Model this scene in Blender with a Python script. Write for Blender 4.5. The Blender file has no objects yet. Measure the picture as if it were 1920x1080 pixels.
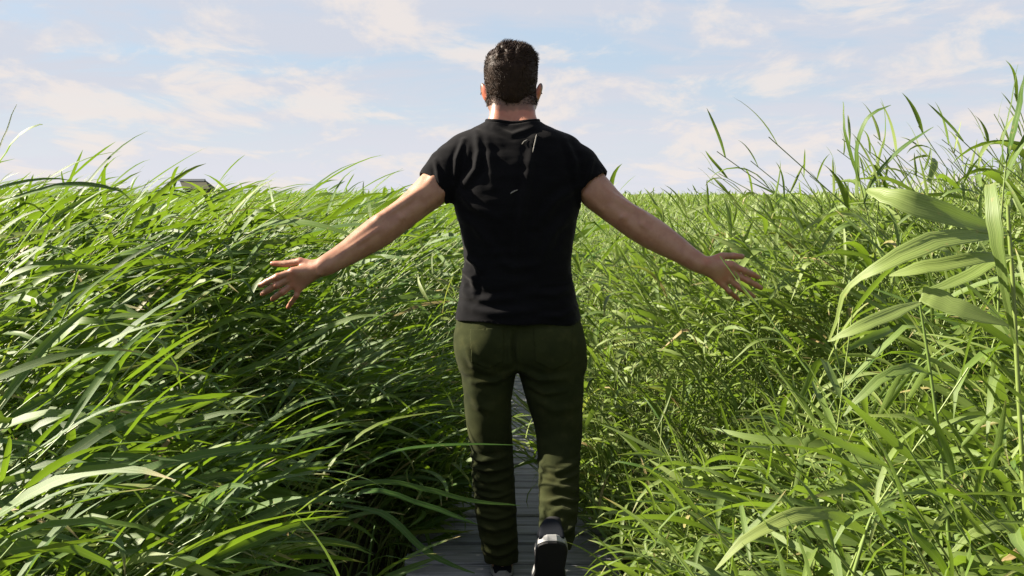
import bpy, math, random
import numpy as np
from mathutils import Vector, Matrix

R = math.radians
sc = bpy.context.scene
COL = sc.collection
rng = np.random.default_rng(11)

# ------------------------------------------------------------------ camera, sky, sun, exposure
CAM = np.array([0.0, 0.0, 1.30])
FPX, PITCH = 1950.0, 5.13                     # focal length in photo pixels (1920 wide), pitch down in degrees
cam_d = bpy.data.cameras.new('camera')
cam = bpy.data.objects.new('camera', cam_d)
COL.objects.link(cam)
cam.location = CAM
cam.rotation_euler = (R(90 - PITCH), 0, 0)
cam_d.sensor_width = 36.0
cam_d.lens = FPX / 1920 * 36.0
cam_d.clip_start, cam_d.clip_end = 0.02, 4000
sc.camera = cam

SUN_EL, SUN_AZ = 31.0, -80.0                  # azimuth clockwise from +Y: to the left, a little ahead
world = bpy.data.worlds.new('World')
sc.world = world
world.use_nodes = True
wn, wl = world.node_tree.nodes, world.node_tree.links
sky = wn.new('ShaderNodeTexSky')
sky.sky_type = 'NISHITA'
sky.sun_disc = False
sky.sun_elevation, sky.sun_rotation = R(SUN_EL), R(SUN_AZ)
sky.dust_density = 1.0
sky.ozone_density = 2.0
bg = wn['Background']
bg.inputs[1].default_value = 0.05


def wnode(t, **kw):
    n = wn.new(t)
    for k, v in kw.items():
        setattr(n, k, v)
    return n


def wmath(op, a, b=None, c=None, clamp=False):
    n = wnode('ShaderNodeMath', operation=op, use_clamp=clamp)
    for i, v in enumerate((a, b, c)):
        if v is None:
            continue
        if isinstance(v, (int, float)):
            n.inputs[i].default_value = v
        else:
            wl.new(v, n.inputs[i])
    return n.outputs[0]


tc = wnode('ShaderNodeTexCoord')
sep = wnode('ShaderNodeSeparateXYZ')
wl.new(tc.outputs['Generated'], sep.inputs[0])
zup = wmath('MAXIMUM', sep.outputs[2], 0.0)
zden = wmath('ADD', zup, 0.16)
cmb = wnode('ShaderNodeCombineXYZ')             # a flat cloud deck seen in perspective
wl.new(wmath('DIVIDE', sep.outputs[0], zden), cmb.inputs[0])
wl.new(wmath('DIVIDE', sep.outputs[1], zden), cmb.inputs[1])


def cloud_noise(scale, detail, rough, dist, off, sx=1.0, sy=1.0):
    mp = wnode('ShaderNodeMapping')
    mp.inputs['Location'].default_value = off
    mp.inputs['Scale'].default_value = (sx, sy, 1)
    wl.new(cmb.outputs[0], mp.inputs[0])
    n = wnode('ShaderNodeTexNoise')
    n.inputs['Scale'].default_value = scale
    n.inputs['Detail'].default_value = detail
    n.inputs['Roughness'].default_value = rough
    n.inputs['Distortion'].default_value = dist
    wl.new(mp.outputs[0], n.inputs['Vector'])
    return n.outputs[0]


def wramp(v, a, b):
    n = wnode('ShaderNodeMapRange', interpolation_type='SMOOTHSTEP')
    n.inputs['From Min'].default_value, n.inputs['From Max'].default_value = a, b
    wl.new(v, n.inputs['Value'])
    return n.outputs[0]


def wmix(f, a, b):
    n = wnode('ShaderNodeMix', data_type='RGBA')
    if isinstance(f, float):
        n.inputs[0].default_value = f
    else:
        wl.new(f, n.inputs[0])
    for s, v in ((n.inputs[6], a), (n.inputs[7], b)):
        if isinstance(v, tuple):
            s.default_value = (*v, 1)
        else:
            wl.new(v, s)
    return n.outputs[2]


K = .250 / 0.05
veil = wramp(cloud_noise(1.25, 8, .60, .4, (3.1, 1.7, 0), .9, 1.5), .36, .58)
puff = wramp(cloud_noise(2.1, 9, .62, .35, (7.3, 2.2, 0), 1.15, .70), .47, .62)
haze = wramp(zup, .13, -.02)
thin = wramp(zup, .75, .10)                    # same veil thinner overhead, out of view, shaped to lower the ambient light
base_blue = wmix(wmath('MULTIPLY', thin, .8), sky.outputs[0], (.54 * K, .64 * K, .77 * K))
c1 = wmix(wmath('MULTIPLY', veil, wmath('MULTIPLY_ADD', thin, .5, .38)), base_blue, (.67 * K, .69 * K, .77 * K))
c1 = wmix(wmath('MULTIPLY', haze, .80), c1, (.80 * K, .80 * K, .86 * K))
c2 = wmix(wmath('MULTIPLY', puff, .72), c1, (.92 * K, .83 * K, .77 * K))
wl.new(c2, bg.inputs[0])

sun_d = bpy.data.lights.new('sun', 'SUN')
sun_d.energy = 5.0
sun_d.angle = R(.53)
sun_d.color = (1.0, .90, .75)
sun = bpy.data.objects.new('sun', sun_d)
COL.objects.link(sun)
ce = math.cos(R(SUN_EL))
SUN_DIR = Vector((math.sin(R(SUN_AZ)) * ce, math.cos(R(SUN_AZ)) * ce, math.sin(R(SUN_EL))))
sun.rotation_euler = SUN_DIR.to_track_quat('Z', 'Y').to_euler()
sun.location = SUN_DIR * 30

sc.view_settings.view_transform = 'Standard'
sc.view_settings.look = 'None'
sc.view_settings.gamma = 1.0
sc.view_settings.exposure = 2.0
sc.render.engine = 'CYCLES'
sc.cycles.max_bounces = 8
sc.cycles.diffuse_bounces = 3
sc.cycles.transparent_max_bounces = 8
sc.cycles.transmission_bounces = 6
sc.cycles.use_denoising = True

# ------------------------------------------------------------------ helpers
CP, SP = math.cos(R(PITCH)), math.sin(R(PITCH))


def at(px, py, y):
    """World point at depth y that lies on the sight line of a photo pixel (measured off the 1920x1080 photo)."""
    u, v = (px - 960) / FPX, (py - 540) / FPX
    d = np.array([u, CP - v * SP, -SP - v * CP])
    d[1] = CP - v * SP
    return CAM + d * (y / d[1])


def tag(o, label=None, category=None, group=None, kind=None):
    for k, v in (('label', label), ('category', category), ('group', group), ('kind', kind)):
        if v:
            o[k] = v
    return o


def link(name, data, parent=None):
    o = bpy.data.objects.new(name, data)
    COL.objects.link(o)
    if parent is not None:
        o.parent = parent
    return o


def empty(name, loc=(0, 0, 0)):
    o = link(name, None)
    o.empty_display_size = .1
    o.location = loc
    return o


def np_mesh(name, verts, faces, mat=None, smooth=True, attrs=None):
    """verts (N,3), faces (M,3|4) numpy, attrs {name: float array per vertex}."""
    verts = np.ascontiguousarray(verts, dtype=np.float32)
    faces = np.ascontiguousarray(faces, dtype=np.int32)
    me = bpy.data.meshes.new(name)
    m, k = faces.shape
    me.vertices.add(len(verts))
    me.vertices.foreach_set('co', verts.ravel())
    me.loops.add(m * k)
    me.loops.foreach_set('vertex_index', faces.ravel())
    me.polygons.add(m)
    me.polygons.foreach_set('loop_start', np.arange(0, m * k, k, dtype=np.int32))
    me.polygons.foreach_set('loop_total', np.full(m, k, dtype=np.int32))
    me.polygons.foreach_set('use_smooth', np.full(m, smooth, dtype=bool))
    if attrs:
        for an, av in attrs.items():
            a = me.attributes.new(an, 'FLOAT', 'POINT')
            a.data.foreach_set('value', np.ascontiguousarray(av, dtype=np.float32))
    me.update(calc_edges=True)
    if mat:
        me.materials.append(mat)
    return me


class Mat:
    """Small wrapper for building node materials."""

    def __init__(self, name, rough=.6, col=(.5, .5, .5)):
        self.m = bpy.data.materials.new(name)
        self.m.use_nodes = True
        self.n, self.l = self.m.node_tree.nodes, self.m.node_tree.links
        self.b = self.n['Principled BSDF']
        self.out = self.n['Material Output']
        self.b.inputs['Roughness'].default_value = rough
        self.b.inputs['Base Color'].default_value = (*col, 1)

    def node(self, t, ins=None, **kw):
        n = self.n.new(t)
        for k, v in kw.items():
            setattr(n, k, v)
        for k, v in (ins or {}).items():
            self.put(n.inputs[k], v)
        return n

    def put(self, sock, v):
        if hasattr(v, 'is_linked') or hasattr(v, 'links'):
            self.l.new(v, sock)
        elif isinstance(v, tuple) and len(v) == 3 and sock.type == 'RGBA':
            sock.default_value = (*v, 1)
        else:
            sock.default_value = v

    def noise(self, vec, scale, detail=4, rough=.55, dist=0.0):
        ins = {'Scale': float(scale), 'Detail': float(detail), 'Roughness': rough, 'Distortion': dist}
        if vec is not None:
            ins['Vector'] = vec
        return self.node('ShaderNodeTexNoise', ins).outputs[0]

    def mapping(self, vec, scale=(1, 1, 1), loc=(0, 0, 0), rot=(0, 0, 0)):
        return self.node('ShaderNodeMapping', {'Vector': vec, 'Scale': scale, 'Location': loc, 'Rotation': rot}).outputs[0]

    def coord(self, which='Object'):
        return self.node('ShaderNodeTexCoord').outputs[which]

    def attr(self, name):
        return self.node('ShaderNodeAttribute', attribute_name=name).outputs['Fac']

    def ramp(self, v, a, b, lo=0.0, hi=1.0):
        return self.node('ShaderNodeMapRange', {'Value': v, 'From Min': a, 'From Max': b, 'To Min': lo, 'To Max': hi},
                         interpolation_type='SMOOTHSTEP').outputs[0]

    def mix(self, f, a, b, blend='MIX'):
        n = self.node('ShaderNodeMix', data_type='RGBA', blend_type=blend)
        self.put(n.inputs[0], f)
        self.put(n.inputs[6], a)
        self.put(n.inputs[7], b)
        return n.outputs[2]

    def math(self, op, a, b=None, clamp=False):
        n = self.node('ShaderNodeMath', operation=op, use_clamp=clamp)
        self.put(n.inputs[0], a)
        if b is not None:
            self.put(n.inputs[1], b)
        return n.outputs[0]

    def bump(self, h, strength=.3, dist=.002, normal=None):
        ins = {'Height': h, 'Strength': strength, 'Distance': dist}
        if normal is not None:
            ins['Normal'] = normal
        return self.node('ShaderNodeBump', ins).outputs[0]

    def set(self, **kw):
        for k, v in kw.items():
            self.put(self.b.inputs[k.replace('_', ' ')], v)
        return self


# ------------------------------------------------------------------ materials
def leaf_material():
    M = Mat('reed_leaf', .42)
    tone = M.math('FRACT', M.math('ADD', M.attr('tone'), M.node('ShaderNodeObjectInfo').outputs['Random']))
    across, along = M.attr('across'), M.attr('along')
    pale = M.attr('pale')
    pos = M.node('ShaderNodeNewGeometry').outputs['Position']
    c = M.mix(M.ramp(tone, 0.0, 1.0), (.023, .070, .007), (.080, .138, .012))
    c = M.mix(M.ramp(tone, .86, .97), c, (.14, .18, .03))
    c = M.mix(M.math('MULTIPLY', M.ramp(M.noise(pos, 9, 3), .35, .7), .35), c, (.055, .125, .014))
    c = M.mix(M.math('MULTIPLY', pale, .75), c, (.250, .305, .098))  # waxy pale undersides, plus sunlight on the right bed painted as colour
    # midrib and veins run along the blade
    rib = M.ramp(M.math('ABSOLUTE', across), .03, .12, 1.0, 0.0)
    c = M.mix(M.math('MULTIPLY', rib, .45), c, (.20, .25, .08))
    vein = M.math('SINE', M.math('MULTIPLY', across, 34.0))
    c = M.mix(M.math('MULTIPLY', M.ramp(vein, -1.0, 1.0), .30), c, (.03, .07, .008))
    tip = M.math('MULTIPLY', M.ramp(along, .80, 1.0), M.ramp(M.math('FRACT', M.math('MULTIPLY', tone, 7.3)), .55, .9))
    c = M.mix(tip, c, (.30, .23, .10))
    blot = M.ramp(M.noise(pos, 55, 2), .68, .76)
    c = M.mix(M.math('MULTIPLY', blot, .45), c, (.24, .19, .07))
    dry = M.attr('dry')
    c = M.mix(dry, c, (.30, .22, .10))
    M.set(Base_Color=c, Roughness=.48)
    M.b.inputs['Specular IOR Level'].default_value = .28
    M.put(M.b.inputs['Normal'], M.bump(vein, .22, .0006))
    tr = M.node('ShaderNodeBsdfTranslucent')
    tcol = M.mix(.60, c, (.22, .36, .012))
    M.put(tr.inputs[0], tcol)
    mx = M.node('ShaderNodeMixShader', {0: .32})
    M.l.new(M.b.outputs[0], mx.inputs[1])
    M.l.new(tr.outputs[0], mx.inputs[2])
    M.l.new(mx.outputs[0], M.out.inputs['Surface'])
    return M.m


def stem_material():
    M = Mat('reed_stem', .45)
    tone = M.math('FRACT', M.math('ADD', M.attr('tone'), M.node('ShaderNodeObjectInfo').outputs['Random']))
    pos = M.node('ShaderNodeNewGeometry').outputs['Position']
    c = M.mix(tone, (.085, .140, .026), (.16, .205, .050))
    c = M.mix(M.ramp(M.noise(pos, 14, 3), .58, .80), c, (.17, .135, .055))
    M.set(Base_Color=c)
    return M.m


def ground_material():
    M = Mat('marsh_ground', .9)
    co = M.coord()
    a = M.noise(co, 3.0, 8, .65)
    b = M.noise(co, 28.0, 6, .7)
    c = M.mix(M.ramp(a, .3, .7), (.030, .030, .014), (.060, .055, .022))
    c = M.mix(M.ramp(b, .45, .7), c, (.11, .085, .04))
    M.set(Base_Color=c, Normal=M.bump(b, .6, .03))
    return M.m


def wood_material():
    M = Mat('weathered_plank', .75)
    oi = M.node('ShaderNodeObjectInfo')
    rnd = oi.outputs['Random']
    off = M.node('ShaderNodeCombineXYZ', {0: M.math('MULTIPLY', rnd, 31.0), 1: M.math('MULTIPLY', rnd, 17.0), 2: 0.0}).outputs[0]
    co = M.node('ShaderNodeVectorMath', {0: M.coord(), 1: off}, operation='ADD').outputs[0]
    grain = M.noise(M.mapping(co, (3.0, 120.0, 40.0)), 1.0, 6, .6, .6)
    wide = M.noise(M.mapping(co, (2.0, 22.0, 10.0)), 1.0, 4, .5, 1.2)
    c = M.mix(M.ramp(grain, .3, .7), (.095, .10, .110), (.27, .275, .29))
    c = M.mix(M.math('MULTIPLY', M.ramp(wide, .42, .70), .70), c, (.10, .098, .095))
    c = M.mix(M.math('MULTIPLY', rnd, .35), c, (.33, .33, .34))
    algae = M.ramp(M.noise(co, 6.0, 5, .6), .56, .74)
    c = M.mix(M.math('MULTIPLY', algae, .55), c, (.075, .080, .055))
    M.set(Base_Color=c, Normal=M.bump(grain, .55, .0025))
    return M.m


def skin_material():
    M = Mat('skin', .48)
    pos = M.coord()
    mott = M.noise(pos, 26, 5, .6)
    fine = M.noise(pos, 340, 3, .6)
    c = M.mix(M.ramp(mott, .38, .62), (.31, .165, .102), (.265, .128, .078))
    red = M.attr('redness')
    c = M.mix(M.math('MULTIPLY', red, .7), c, (.40, .085, .050))
    st = M.attr('stubble')
    c = M.mix(M.math('MULTIPLY', st, M.ramp(M.noise(pos, 520, 2), .25, .55, .75, 1.0)), c, (.028, .018, .012))
    M.set(Base_Color=c, Roughness=M.ramp(fine, .3, .7, .34, .52), Normal=M.bump(fine, .25, .0012))
    b = M.b
    b.inputs['Subsurface Weight'].default_value = .12
    b.inputs['Subsurface Radius'].default_value = (1.0, .28, .14)
    b.inputs['Subsurface Scale'].default_value = .012
    b.inputs['Specular IOR Level'].default_value = .5
    return M.m


def cloth_material(name, col, col2, sheen, weave, wear=None):
    M = Mat(name, .9)
    pos = M.coord()
    big = M.noise(pos, 5.0, 5, .6)
    c = M.mix(M.ramp(big, .35, .7), col, col2)
    w1 = M.math('SINE', M.math('MULTIPLY', M.node('ShaderNodeSeparateXYZ', {0: pos}).outputs[2], weave))
    w2 = M.noise(pos, weave * .6, 2)
    if wear:
        c = M.mix(M.math('MULTIPLY', M.ramp(M.noise(pos, 22, 5, .65), .5, .75), .22), c, wear)
    M.set(Base_Color=c, Normal=M.bump(M.math('ADD', M.math('MULTIPLY', w1, .3), w2), .35, .0012))
    M.b.inputs['Sheen Weight'].default_value = sheen
    M.b.inputs['Sheen Roughness'].default_value = .45
    M.b.inputs['Sheen Tint'].default_value = (1, .97, .95, 1)
    M.b.inputs['Specular IOR Level'].default_value = .06
    return M.m


def plain_material(name, col, rough, nscale=40, amount=.3, bump=.2, spec=.5):
    M = Mat(name, rough)
    pos = M.coord()
    n = M.noise(pos, nscale, 5, .6)
    c = M.mix(M.math('MULTIPLY', M.ramp(n, .3, .75), amount), col, tuple(x * .45 for x in col))
    M.set(Base_Color=c, Normal=M.bump(n, bump, .002))
    M.b.inputs['Specular IOR Level'].default_value = spec
    return M.m


def hair_material():
    M = Mat('hair', .55)
    tone = M.attr('tone')
    c = M.mix(tone, (.011, .006, .0038), (.045, .024, .013))
    M.set(Base_Color=c)
    M.b.inputs['Specular IOR Level'].default_value = .14
    return M.m


MLEAF, MSTEM, MGROUND, MWOOD = leaf_material(), stem_material(), ground_material(), wood_material()
MSKIN, MHAIR = skin_material(), hair_material()
MSHIRT = cloth_material('black_cotton', (.0030, .0030, .0038), (.0048, .0048, .0058), .06, 1500)
MPANTS = cloth_material('olive_cotton', (.027, .031, .0110), (.014, .018, .0068), .02, 1900, (.068, .064, .024))
MSOLE = plain_material('black_rubber', (.007, .007, .0075), .85, 60)
MFOX = plain_material('white_rubber', (.30, .30, .30), .55, 45, .45)
MUPPER = plain_material('navy_canvas', (.007, .009, .014), .85, 300, .3, .4, .2)
MSOCK = plain_material('dark_sock', (.006, .006, .007), .9, 300)
MROOF = plain_material('dark_slate', (.050, .062, .070), .7, 4)
MTHATCH = plain_material('brown_thatch', (.045, .045, .020), .9, 6)
MBOARD = plain_material('tarred_board', (.03, .028, .02), .8, 5)
MBIRD = plain_material('bird_plumage', (.08, .075, .07), .8, 40)
MFLUFF = plain_material('seed_fluff', (.22, .21, .19), .9, 200)

# ------------------------------------------------------------------ ground and boardwalk
gs = 1500.0
gx = np.array([-gs, -60, -12, -4, 4, 12, 60, gs])
gy = np.array([-40.0, -3, 3, 9, 20, 60, 300, 2500])
V = np.array([(x, y, -.22) for y in gy for x in gx])
F = np.array([(j * 8 + i, j * 8 + i + 1, (j + 1) * 8 + i + 1, (j + 1) * 8 + i) for j in range(7) for i in range(7)])
ground = link('ground', np_mesh('ground', V, F, MGROUND, False))
tag(ground, 'dark marshy soil under the reed bed', kind='structure')

PATH_X = .005
HALF = .375
PITCH_Y = .106


def box_arrays(sx, sy, sz, bev):
    """A box with chamfered long edges: profile in y-z swept along x."""
    b = bev
    prof = [(-sy / 2 + b, 0), (sy / 2 - b, 0), (sy / 2, -b), (sy / 2, -sz), (-sy / 2, -sz), (-sy / 2, -b)]
    v = [(-sx / 2, y, z) for y, z in prof] + [(sx / 2, y, z) for y, z in prof]
    f = [(i, i + 6, (i + 1) % 6 + 6, (i + 1) % 6) for i in range(6)] + [(0, 1, 2, 5), (2, 3, 4, 5), (6, 11, 8, 7), (8, 11, 10, 9)]
    return np.array(v, float), np.array(f)


bw = None
jv, jf = [], []
for sx_ in (-.28, 0, .28):
    v, f = box_arrays(.08, 62, .12, .004)
    v = v + np.array([PATH_X + sx_, 29.5, -.036])
    jf.append(f + 12 * len(jv))
    jv.append(v)
bw = link('boardwalk', np_mesh('boardwalk', np.vstack(jv), np.vstack(jf), MWOOD, False))
tag(bw, 'narrow boardwalk of weathered grey planks leading through the reeds', kind='structure')
plank_meshes = []
for i in range(7):
    v, f = box_arrays(2 * HALF, .089 + .003 * (i % 3), .034, .006)
    v[:, 2] += rng.normal(0, .0007, 12)
    v[:6, 0] += rng.normal(0, .008)
    v[6:, 0] += rng.normal(0, .008)
    plank_meshes.append(np_mesh('plank', v, f, MWOOD, False))
rest_v, rest_f = [], []
for i in range(520):
    y = -.6 + i * PITCH_Y
    if y > 60:
        break
    loc = (PATH_X + rng.normal(0, .006), y, rng.normal(0, .0026))
    rz = rng.normal(0, .004)
    if y < 9.5:
        o = link('plank', plank_meshes[i % 7], bw)
        o.location = loc
        o.rotation_euler = (rng.normal(0, .004), rng.normal(0, .002), rz)
    else:
        v, f = box_arrays(2 * HALF, .093, .034, .004)
        rest_f.append(f + 12 * len(rest_v))
        rest_v.append(v + np.array(loc))
o = link('far_planks', np_mesh('far_planks', np.vstack(rest_v), np.vstack(rest_f), MWOOD, False), bw)
tag(o, kind='stuff')


# ------------------------------------------------------------------ solid modelling on a grid (smooth unions, then a quad surface)
class Field:
    def __init__(self, lo, hi, h):
        self.lo, self.h = np.array(lo, float), h
        self.n = np.ceil((np.array(hi) - self.lo) / h).astype(int) + 1
        self.F = np.full(self.n, 1.0, np.float32)
        self.ax = [(self.lo[i] + h * np.arange(self.n[i])).astype(np.float32) for i in range(3)]

    def sub(self, lo, hi):
        s = []
        for i in range(3):
            a = int(max(0, math.floor((lo[i] - self.lo[i]) / self.h)))
            b = int(min(self.n[i], math.ceil((hi[i] - self.lo[i]) / self.h) + 1))
            s.append(slice(a, max(a, b)))
        g = [self.ax[i][s[i]] for i in range(3)]
        return tuple(s), g[0][:, None, None], g[1][None, :, None], g[2][None, None, :]

    def join(self, s, d, k):
        f = self.F[s]
        if k <= 0:
            self.F[s] = np.minimum(f, d)
        else:
            hh = np.maximum(k - np.abs(f - d), 0) / k
            self.F[s] = np.minimum(f, d) - hh * hh * (k * .25)

    def cone(self, a, b, ra, rb, k=.01, scale=None):
        a, b = np.array(a, float), np.array(b, float)
        m = max(ra, rb) + k + 3 * self.h
        s, X, Y, Z = self.sub(np.minimum(a, b) - m, np.maximum(a, b) + m)
        ba = b - a
        L = max(float(ba @ ba), 1e-9)
        t = np.clip(((X - a[0]) * ba[0] + (Y - a[1]) * ba[1] + (Z - a[2]) * ba[2]) / L, 0, 1)
        d = np.sqrt((X - a[0] - t * ba[0]) ** 2 + (Y - a[1] - t * ba[1]) ** 2 + (Z - a[2] - t * ba[2]) ** 2) - (ra + (rb - ra) * t)
        self.join(s, d.astype(np.float32), k)

    def chain(self, pts, k=.008):
        """pts: (x, y, z, r) control points, resampled smoothly."""
        P = np.array(pts, float)
        n = len(P)
        out = []
        for i in range(n - 1):
            p0, p1, p2, p3 = P[max(i - 1, 0)], P[i], P[i + 1], P[min(i + 2, n - 1)]
            for t in (0, .5):
                out.append(.5 * ((2 * p1) + (p2 - p0) * t + (2 * p0 - 5 * p1 + 4 * p2 - p3) * t * t + (3 * p1 - p0 - 3 * p2 + p3) * t ** 3))
        out.append(P[-1])
        for a, b in zip(out[:-1], out[1:]):
            self.cone(a[:3], b[:3], a[3], b[3], k)

    def ball(self, c, r, k=.01, rot=None):
        c, r = np.array(c, float), np.array(r, float)
        m = float(r.max()) + k + 3 * self.h
        s, X, Y, Z = self.sub(c - m, c + m)
        X, Y, Z = X - c[0], Y - c[1], Z - c[2]
        if rot is not None:
            A = np.array(rot.to_matrix().transposed())
            X, Y, Z = (A[i, 0] * X + A[i, 1] * Y + A[i, 2] * Z for i in range(3))
        q = np.sqrt((X / r[0]) ** 2 + (Y / r[1]) ** 2 + (Z / r[2]) ** 2)
        q2 = np.sqrt((X / r[0] ** 2) ** 2 + (Y / r[1] ** 2) ** 2 + (Z / r[2] ** 2) ** 2) + 1e-6
        self.join(s, (q * (q - 1) / q2).astype(np.float32), k)

    def loft(self, rows, n=2.3, k=.01, grow=0.0, smooth=9):
        """rows (z, cx, a, cy, b): horizontal super-ellipse slices."""
        rw = np.array(sorted(rows), float)
        zz = np.linspace(rw[0, 0], rw[-1, 0], 160)
        cols = []
        for j in range(1, 5):
            c = np.interp(zz, rw[:, 0], rw[:, j])
            if smooth > 1:
                pad = np.pad(c, smooth, mode='reflect', reflect_type='odd')
                c = np.convolve(pad, np.hanning(2 * smooth + 1) / np.hanning(2 * smooth + 1).sum(), 'valid')
            cols.append(c)
        m = k + 3 * self.h + max(grow, 0)
        x0, x1 = (cols[0] - cols[1]).min() - m, (cols[0] + cols[1]).max() + m
        y0, y1 = (cols[2] - cols[3]).min() - m, (cols[2] + cols[3]).max() + m
        s, X, Y, Z = self.sub((x0, y0, zz[0] - m), (x1, y1, zz[-1] + m))
        z1 = Z.ravel()
        cx, a, cy, b = (np.interp(z1, zz, c).astype(np.float32)[None, None, :] for c in cols)
        a, b = np.maximum(a + grow, .004), np.maximum(b + grow, .004)
        q = ((np.abs(X - cx) / a) ** n + (np.abs(Y - cy) / b) ** n) ** (1 / n)
        d = (q - 1) * np.minimum(a, b) * (.6 + .4 * np.minimum(1, 1))
        d = np.maximum(d, np.maximum(Z - zz[-1] - grow, zz[0] - grow - Z))
        self.join(s, d.astype(np.float32), k)

    def plane_cut(self, p, nrm, lo=None, hi=None):
        """Remove what lies beyond the plane (side the normal points to), inside an optional box."""
        s, X, Y, Z = self.sub(lo if lo is not None else self.lo, hi if hi is not None else self.lo + self.n * self.h)
        d = (X - p[0]) * nrm[0] + (Y - p[1]) * nrm[1] + (Z - p[2]) * nrm[2]
        self.F[s] = np.maximum(self.F[s], d.astype(np.float32))

    def surface(self):
        F, h = self.F, self.h
        I = F < 0
        c = np.zeros(tuple(self.n - 1), np.uint8)
        for i in (0, 1):
            for j in (0, 1):
                for k in (0, 1):
                    c += I[i:self.n[0] - 1 + i, j:self.n[1] - 1 + j, k:self.n[2] - 1 + k]
        act = np.argwhere((c > 0) & (c < 8))
        idx = np.full(c.shape, -1, np.int32)
        idx[tuple(act.T)] = np.arange(len(act))
        acc = np.zeros((len(act), 3))
        cnt = np.zeros(len(act))
        corners = np.array([(i, j, k) for i in (0, 1) for j in (0, 1) for k in (0, 1)])
        vals = [F[tuple((act + q).T)].astype(float) for q in corners]
        for a in range(8):
            for b in range(a + 1, 8):
                if np.abs(corners[a] - corners[b]).sum() != 1:
                    continue
                m = (vals[a] < 0) != (vals[b] < 0)
                t = vals[a][m] / (vals[a][m] - vals[b][m])
                acc[m] += corners[a] + t[:, None] * (corners[b] - corners[a])
                cnt[m] += 1
        V = self.lo + (act + acc / cnt[:, None]) * h
        quads = []
        for ax in range(3):
            u, v = (ax + 1) % 3, (ax + 2) % 3
            A = [slice(None)] * 3
            B = [slice(None)] * 3
            A[ax], B[ax] = slice(0, -1), slice(1, None)
            for q in (u, v):
                A[q] = slice(1, -1)
                B[q] = slice(1, -1)
            ia, ib = I[tuple(A)], I[tuple(B)]
            E_ = np.argwhere(ia != ib)
            if not len(E_):
                continue
            flip = ia[tuple(E_.T)]
            E_[:, u] += 1
            E_[:, v] += 1
            du, dv = np.zeros(3, int), np.zeros(3, int)
            du[u], dv[v] = 1, 1
            q = np.stack([idx[tuple((E_ - du - dv).T)], idx[tuple((E_ - dv).T)], idx[tuple(E_.T)], idx[tuple((E_ - du).T)]], 1)
            q[~flip] = q[~flip][:, ::-1]
            quads.append(q)
        return V, np.vstack(quads)


def vnoise(P, scale, seed=0):
    """Smooth value noise in -1..1 at points P."""
    p = P * scale + seed * 17.31
    i = np.floor(p).astype(np.int64)
    f = p - i
    f = f * f * (3 - 2 * f)
    out = np.zeros(len(P))
    for dx in (0, 1):
        for dy in (0, 1):
            for dz in (0, 1):
                hsh = ((i[:, 0] + dx) * 73856093) ^ ((i[:, 1] + dy) * 19349663) ^ ((i[:, 2] + dz) * 83492791) ^ (seed * 2654435761)
                r = ((hsh * 1103515245 + 12345) & 0x7fffffff) / 0x3fffffff - 1
                w = (f[:, 0] if dx else 1 - f[:, 0]) * (f[:, 1] if dy else 1 - f[:, 1]) * (f[:, 2] if dz else 1 - f[:, 2])
                out += r * w
    return out


def normals(V, Q):
    n = np.cross(V[Q[:, 2]] - V[Q[:, 0]], V[Q[:, 3]] - V[Q[:, 1]])
    N = np.zeros_like(V)
    for j in range(4):
        for a in range(3):
            N[:, a] += np.bincount(Q[:, j], n[:, a], len(V))
    return N / (np.linalg.norm(N, axis=1, keepdims=True) + 1e-12)


def relax(V, Q, it=2, lam=.5):
    e = np.vstack([Q[:, [0, 1]], Q[:, [1, 2]], Q[:, [2, 3]], Q[:, [3, 0]]])
    for _ in range(it):
        S = np.zeros_like(V)
        c = np.bincount(e[:, 0], minlength=len(V)) + np.bincount(e[:, 1], minlength=len(V))
        for a in range(3):
            S[:, a] = np.bincount(e[:, 0], V[e[:, 1], a], len(V)) + np.bincount(e[:, 1], V[e[:, 0], a], len(V))
        V = V + lam * (S / np.maximum(c, 1)[:, None] - V)
    return V


# ------------------------------------------------------------------ the person, seen from behind, arms held out over the reeds
Y0 = 3.50
MPP = Y0 / FPX                                   # metres per photo pixel at the person's depth


def A4(px, py, y, r):
    p = at(px, py, y)
    return (p[0], p[1], p[2], r * y / FPX)


def slab(rows, grow_px=0.0):
    out = []
    for py, xl, xr, y, b in rows:
        c = at((xl + xr) / 2, py, y)
        out.append((c[2], c[0], ((xr - xl) / 2 + grow_px) * y / FPX, y, b))
    return out


TORSO = slab([(226, 921, 1004, 3.535, .064), (233, 906, 1018, 3.53, .070), (243, 880, 1046, 3.52, .080), (256, 864, 1062, 3.515, .090),
              (275, 851, 1077, 3.51, .103), (300, 842, 1088, 3.505, .116), (340, 843, 1089, 3.50, .126), (375, 849, 1087, 3.50, .130),
              (420, 862, 1079, 3.50, .126), (470, 871, 1071, 3.50, .118), (500, 871, 1069, 3.50, .116), (550, 863, 1077, 3.505, .120),
              (600, 853, 1089, 3.503, .138), (616, 852, 1090, 3.503, .140)])
NECK = slab([(188, 919, 1002, 3.552, .060), (205, 920, 1001, 3.55, .060), (220, 919, 1003, 3.543, .062), (232, 912, 1010, 3.536, .066),
             (246, 888, 1036, 3.525, .074), (262, 866, 1060, 3.515, .085)])
LEFT_LEG = slab([(590, 864, 990, 3.50, .108), (612, 857, 990, 3.50, .118), (640, 855, 988, 3.50, .122), (680, 861, 976, 3.50, .115), (700, 864, 968, 3.50, .108), (750, 869, 959, 3.50, .098),
                 (800, 875, 960, 3.505, .088), (850, 882, 962, 3.51, .078), (900, 885, 965, 3.505, .076), (950, 889, 969, 3.49, .076), (1000, 897, 972, 3.475, .070),
                 (1050, 908, 974, 3.465, .064)])
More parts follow.
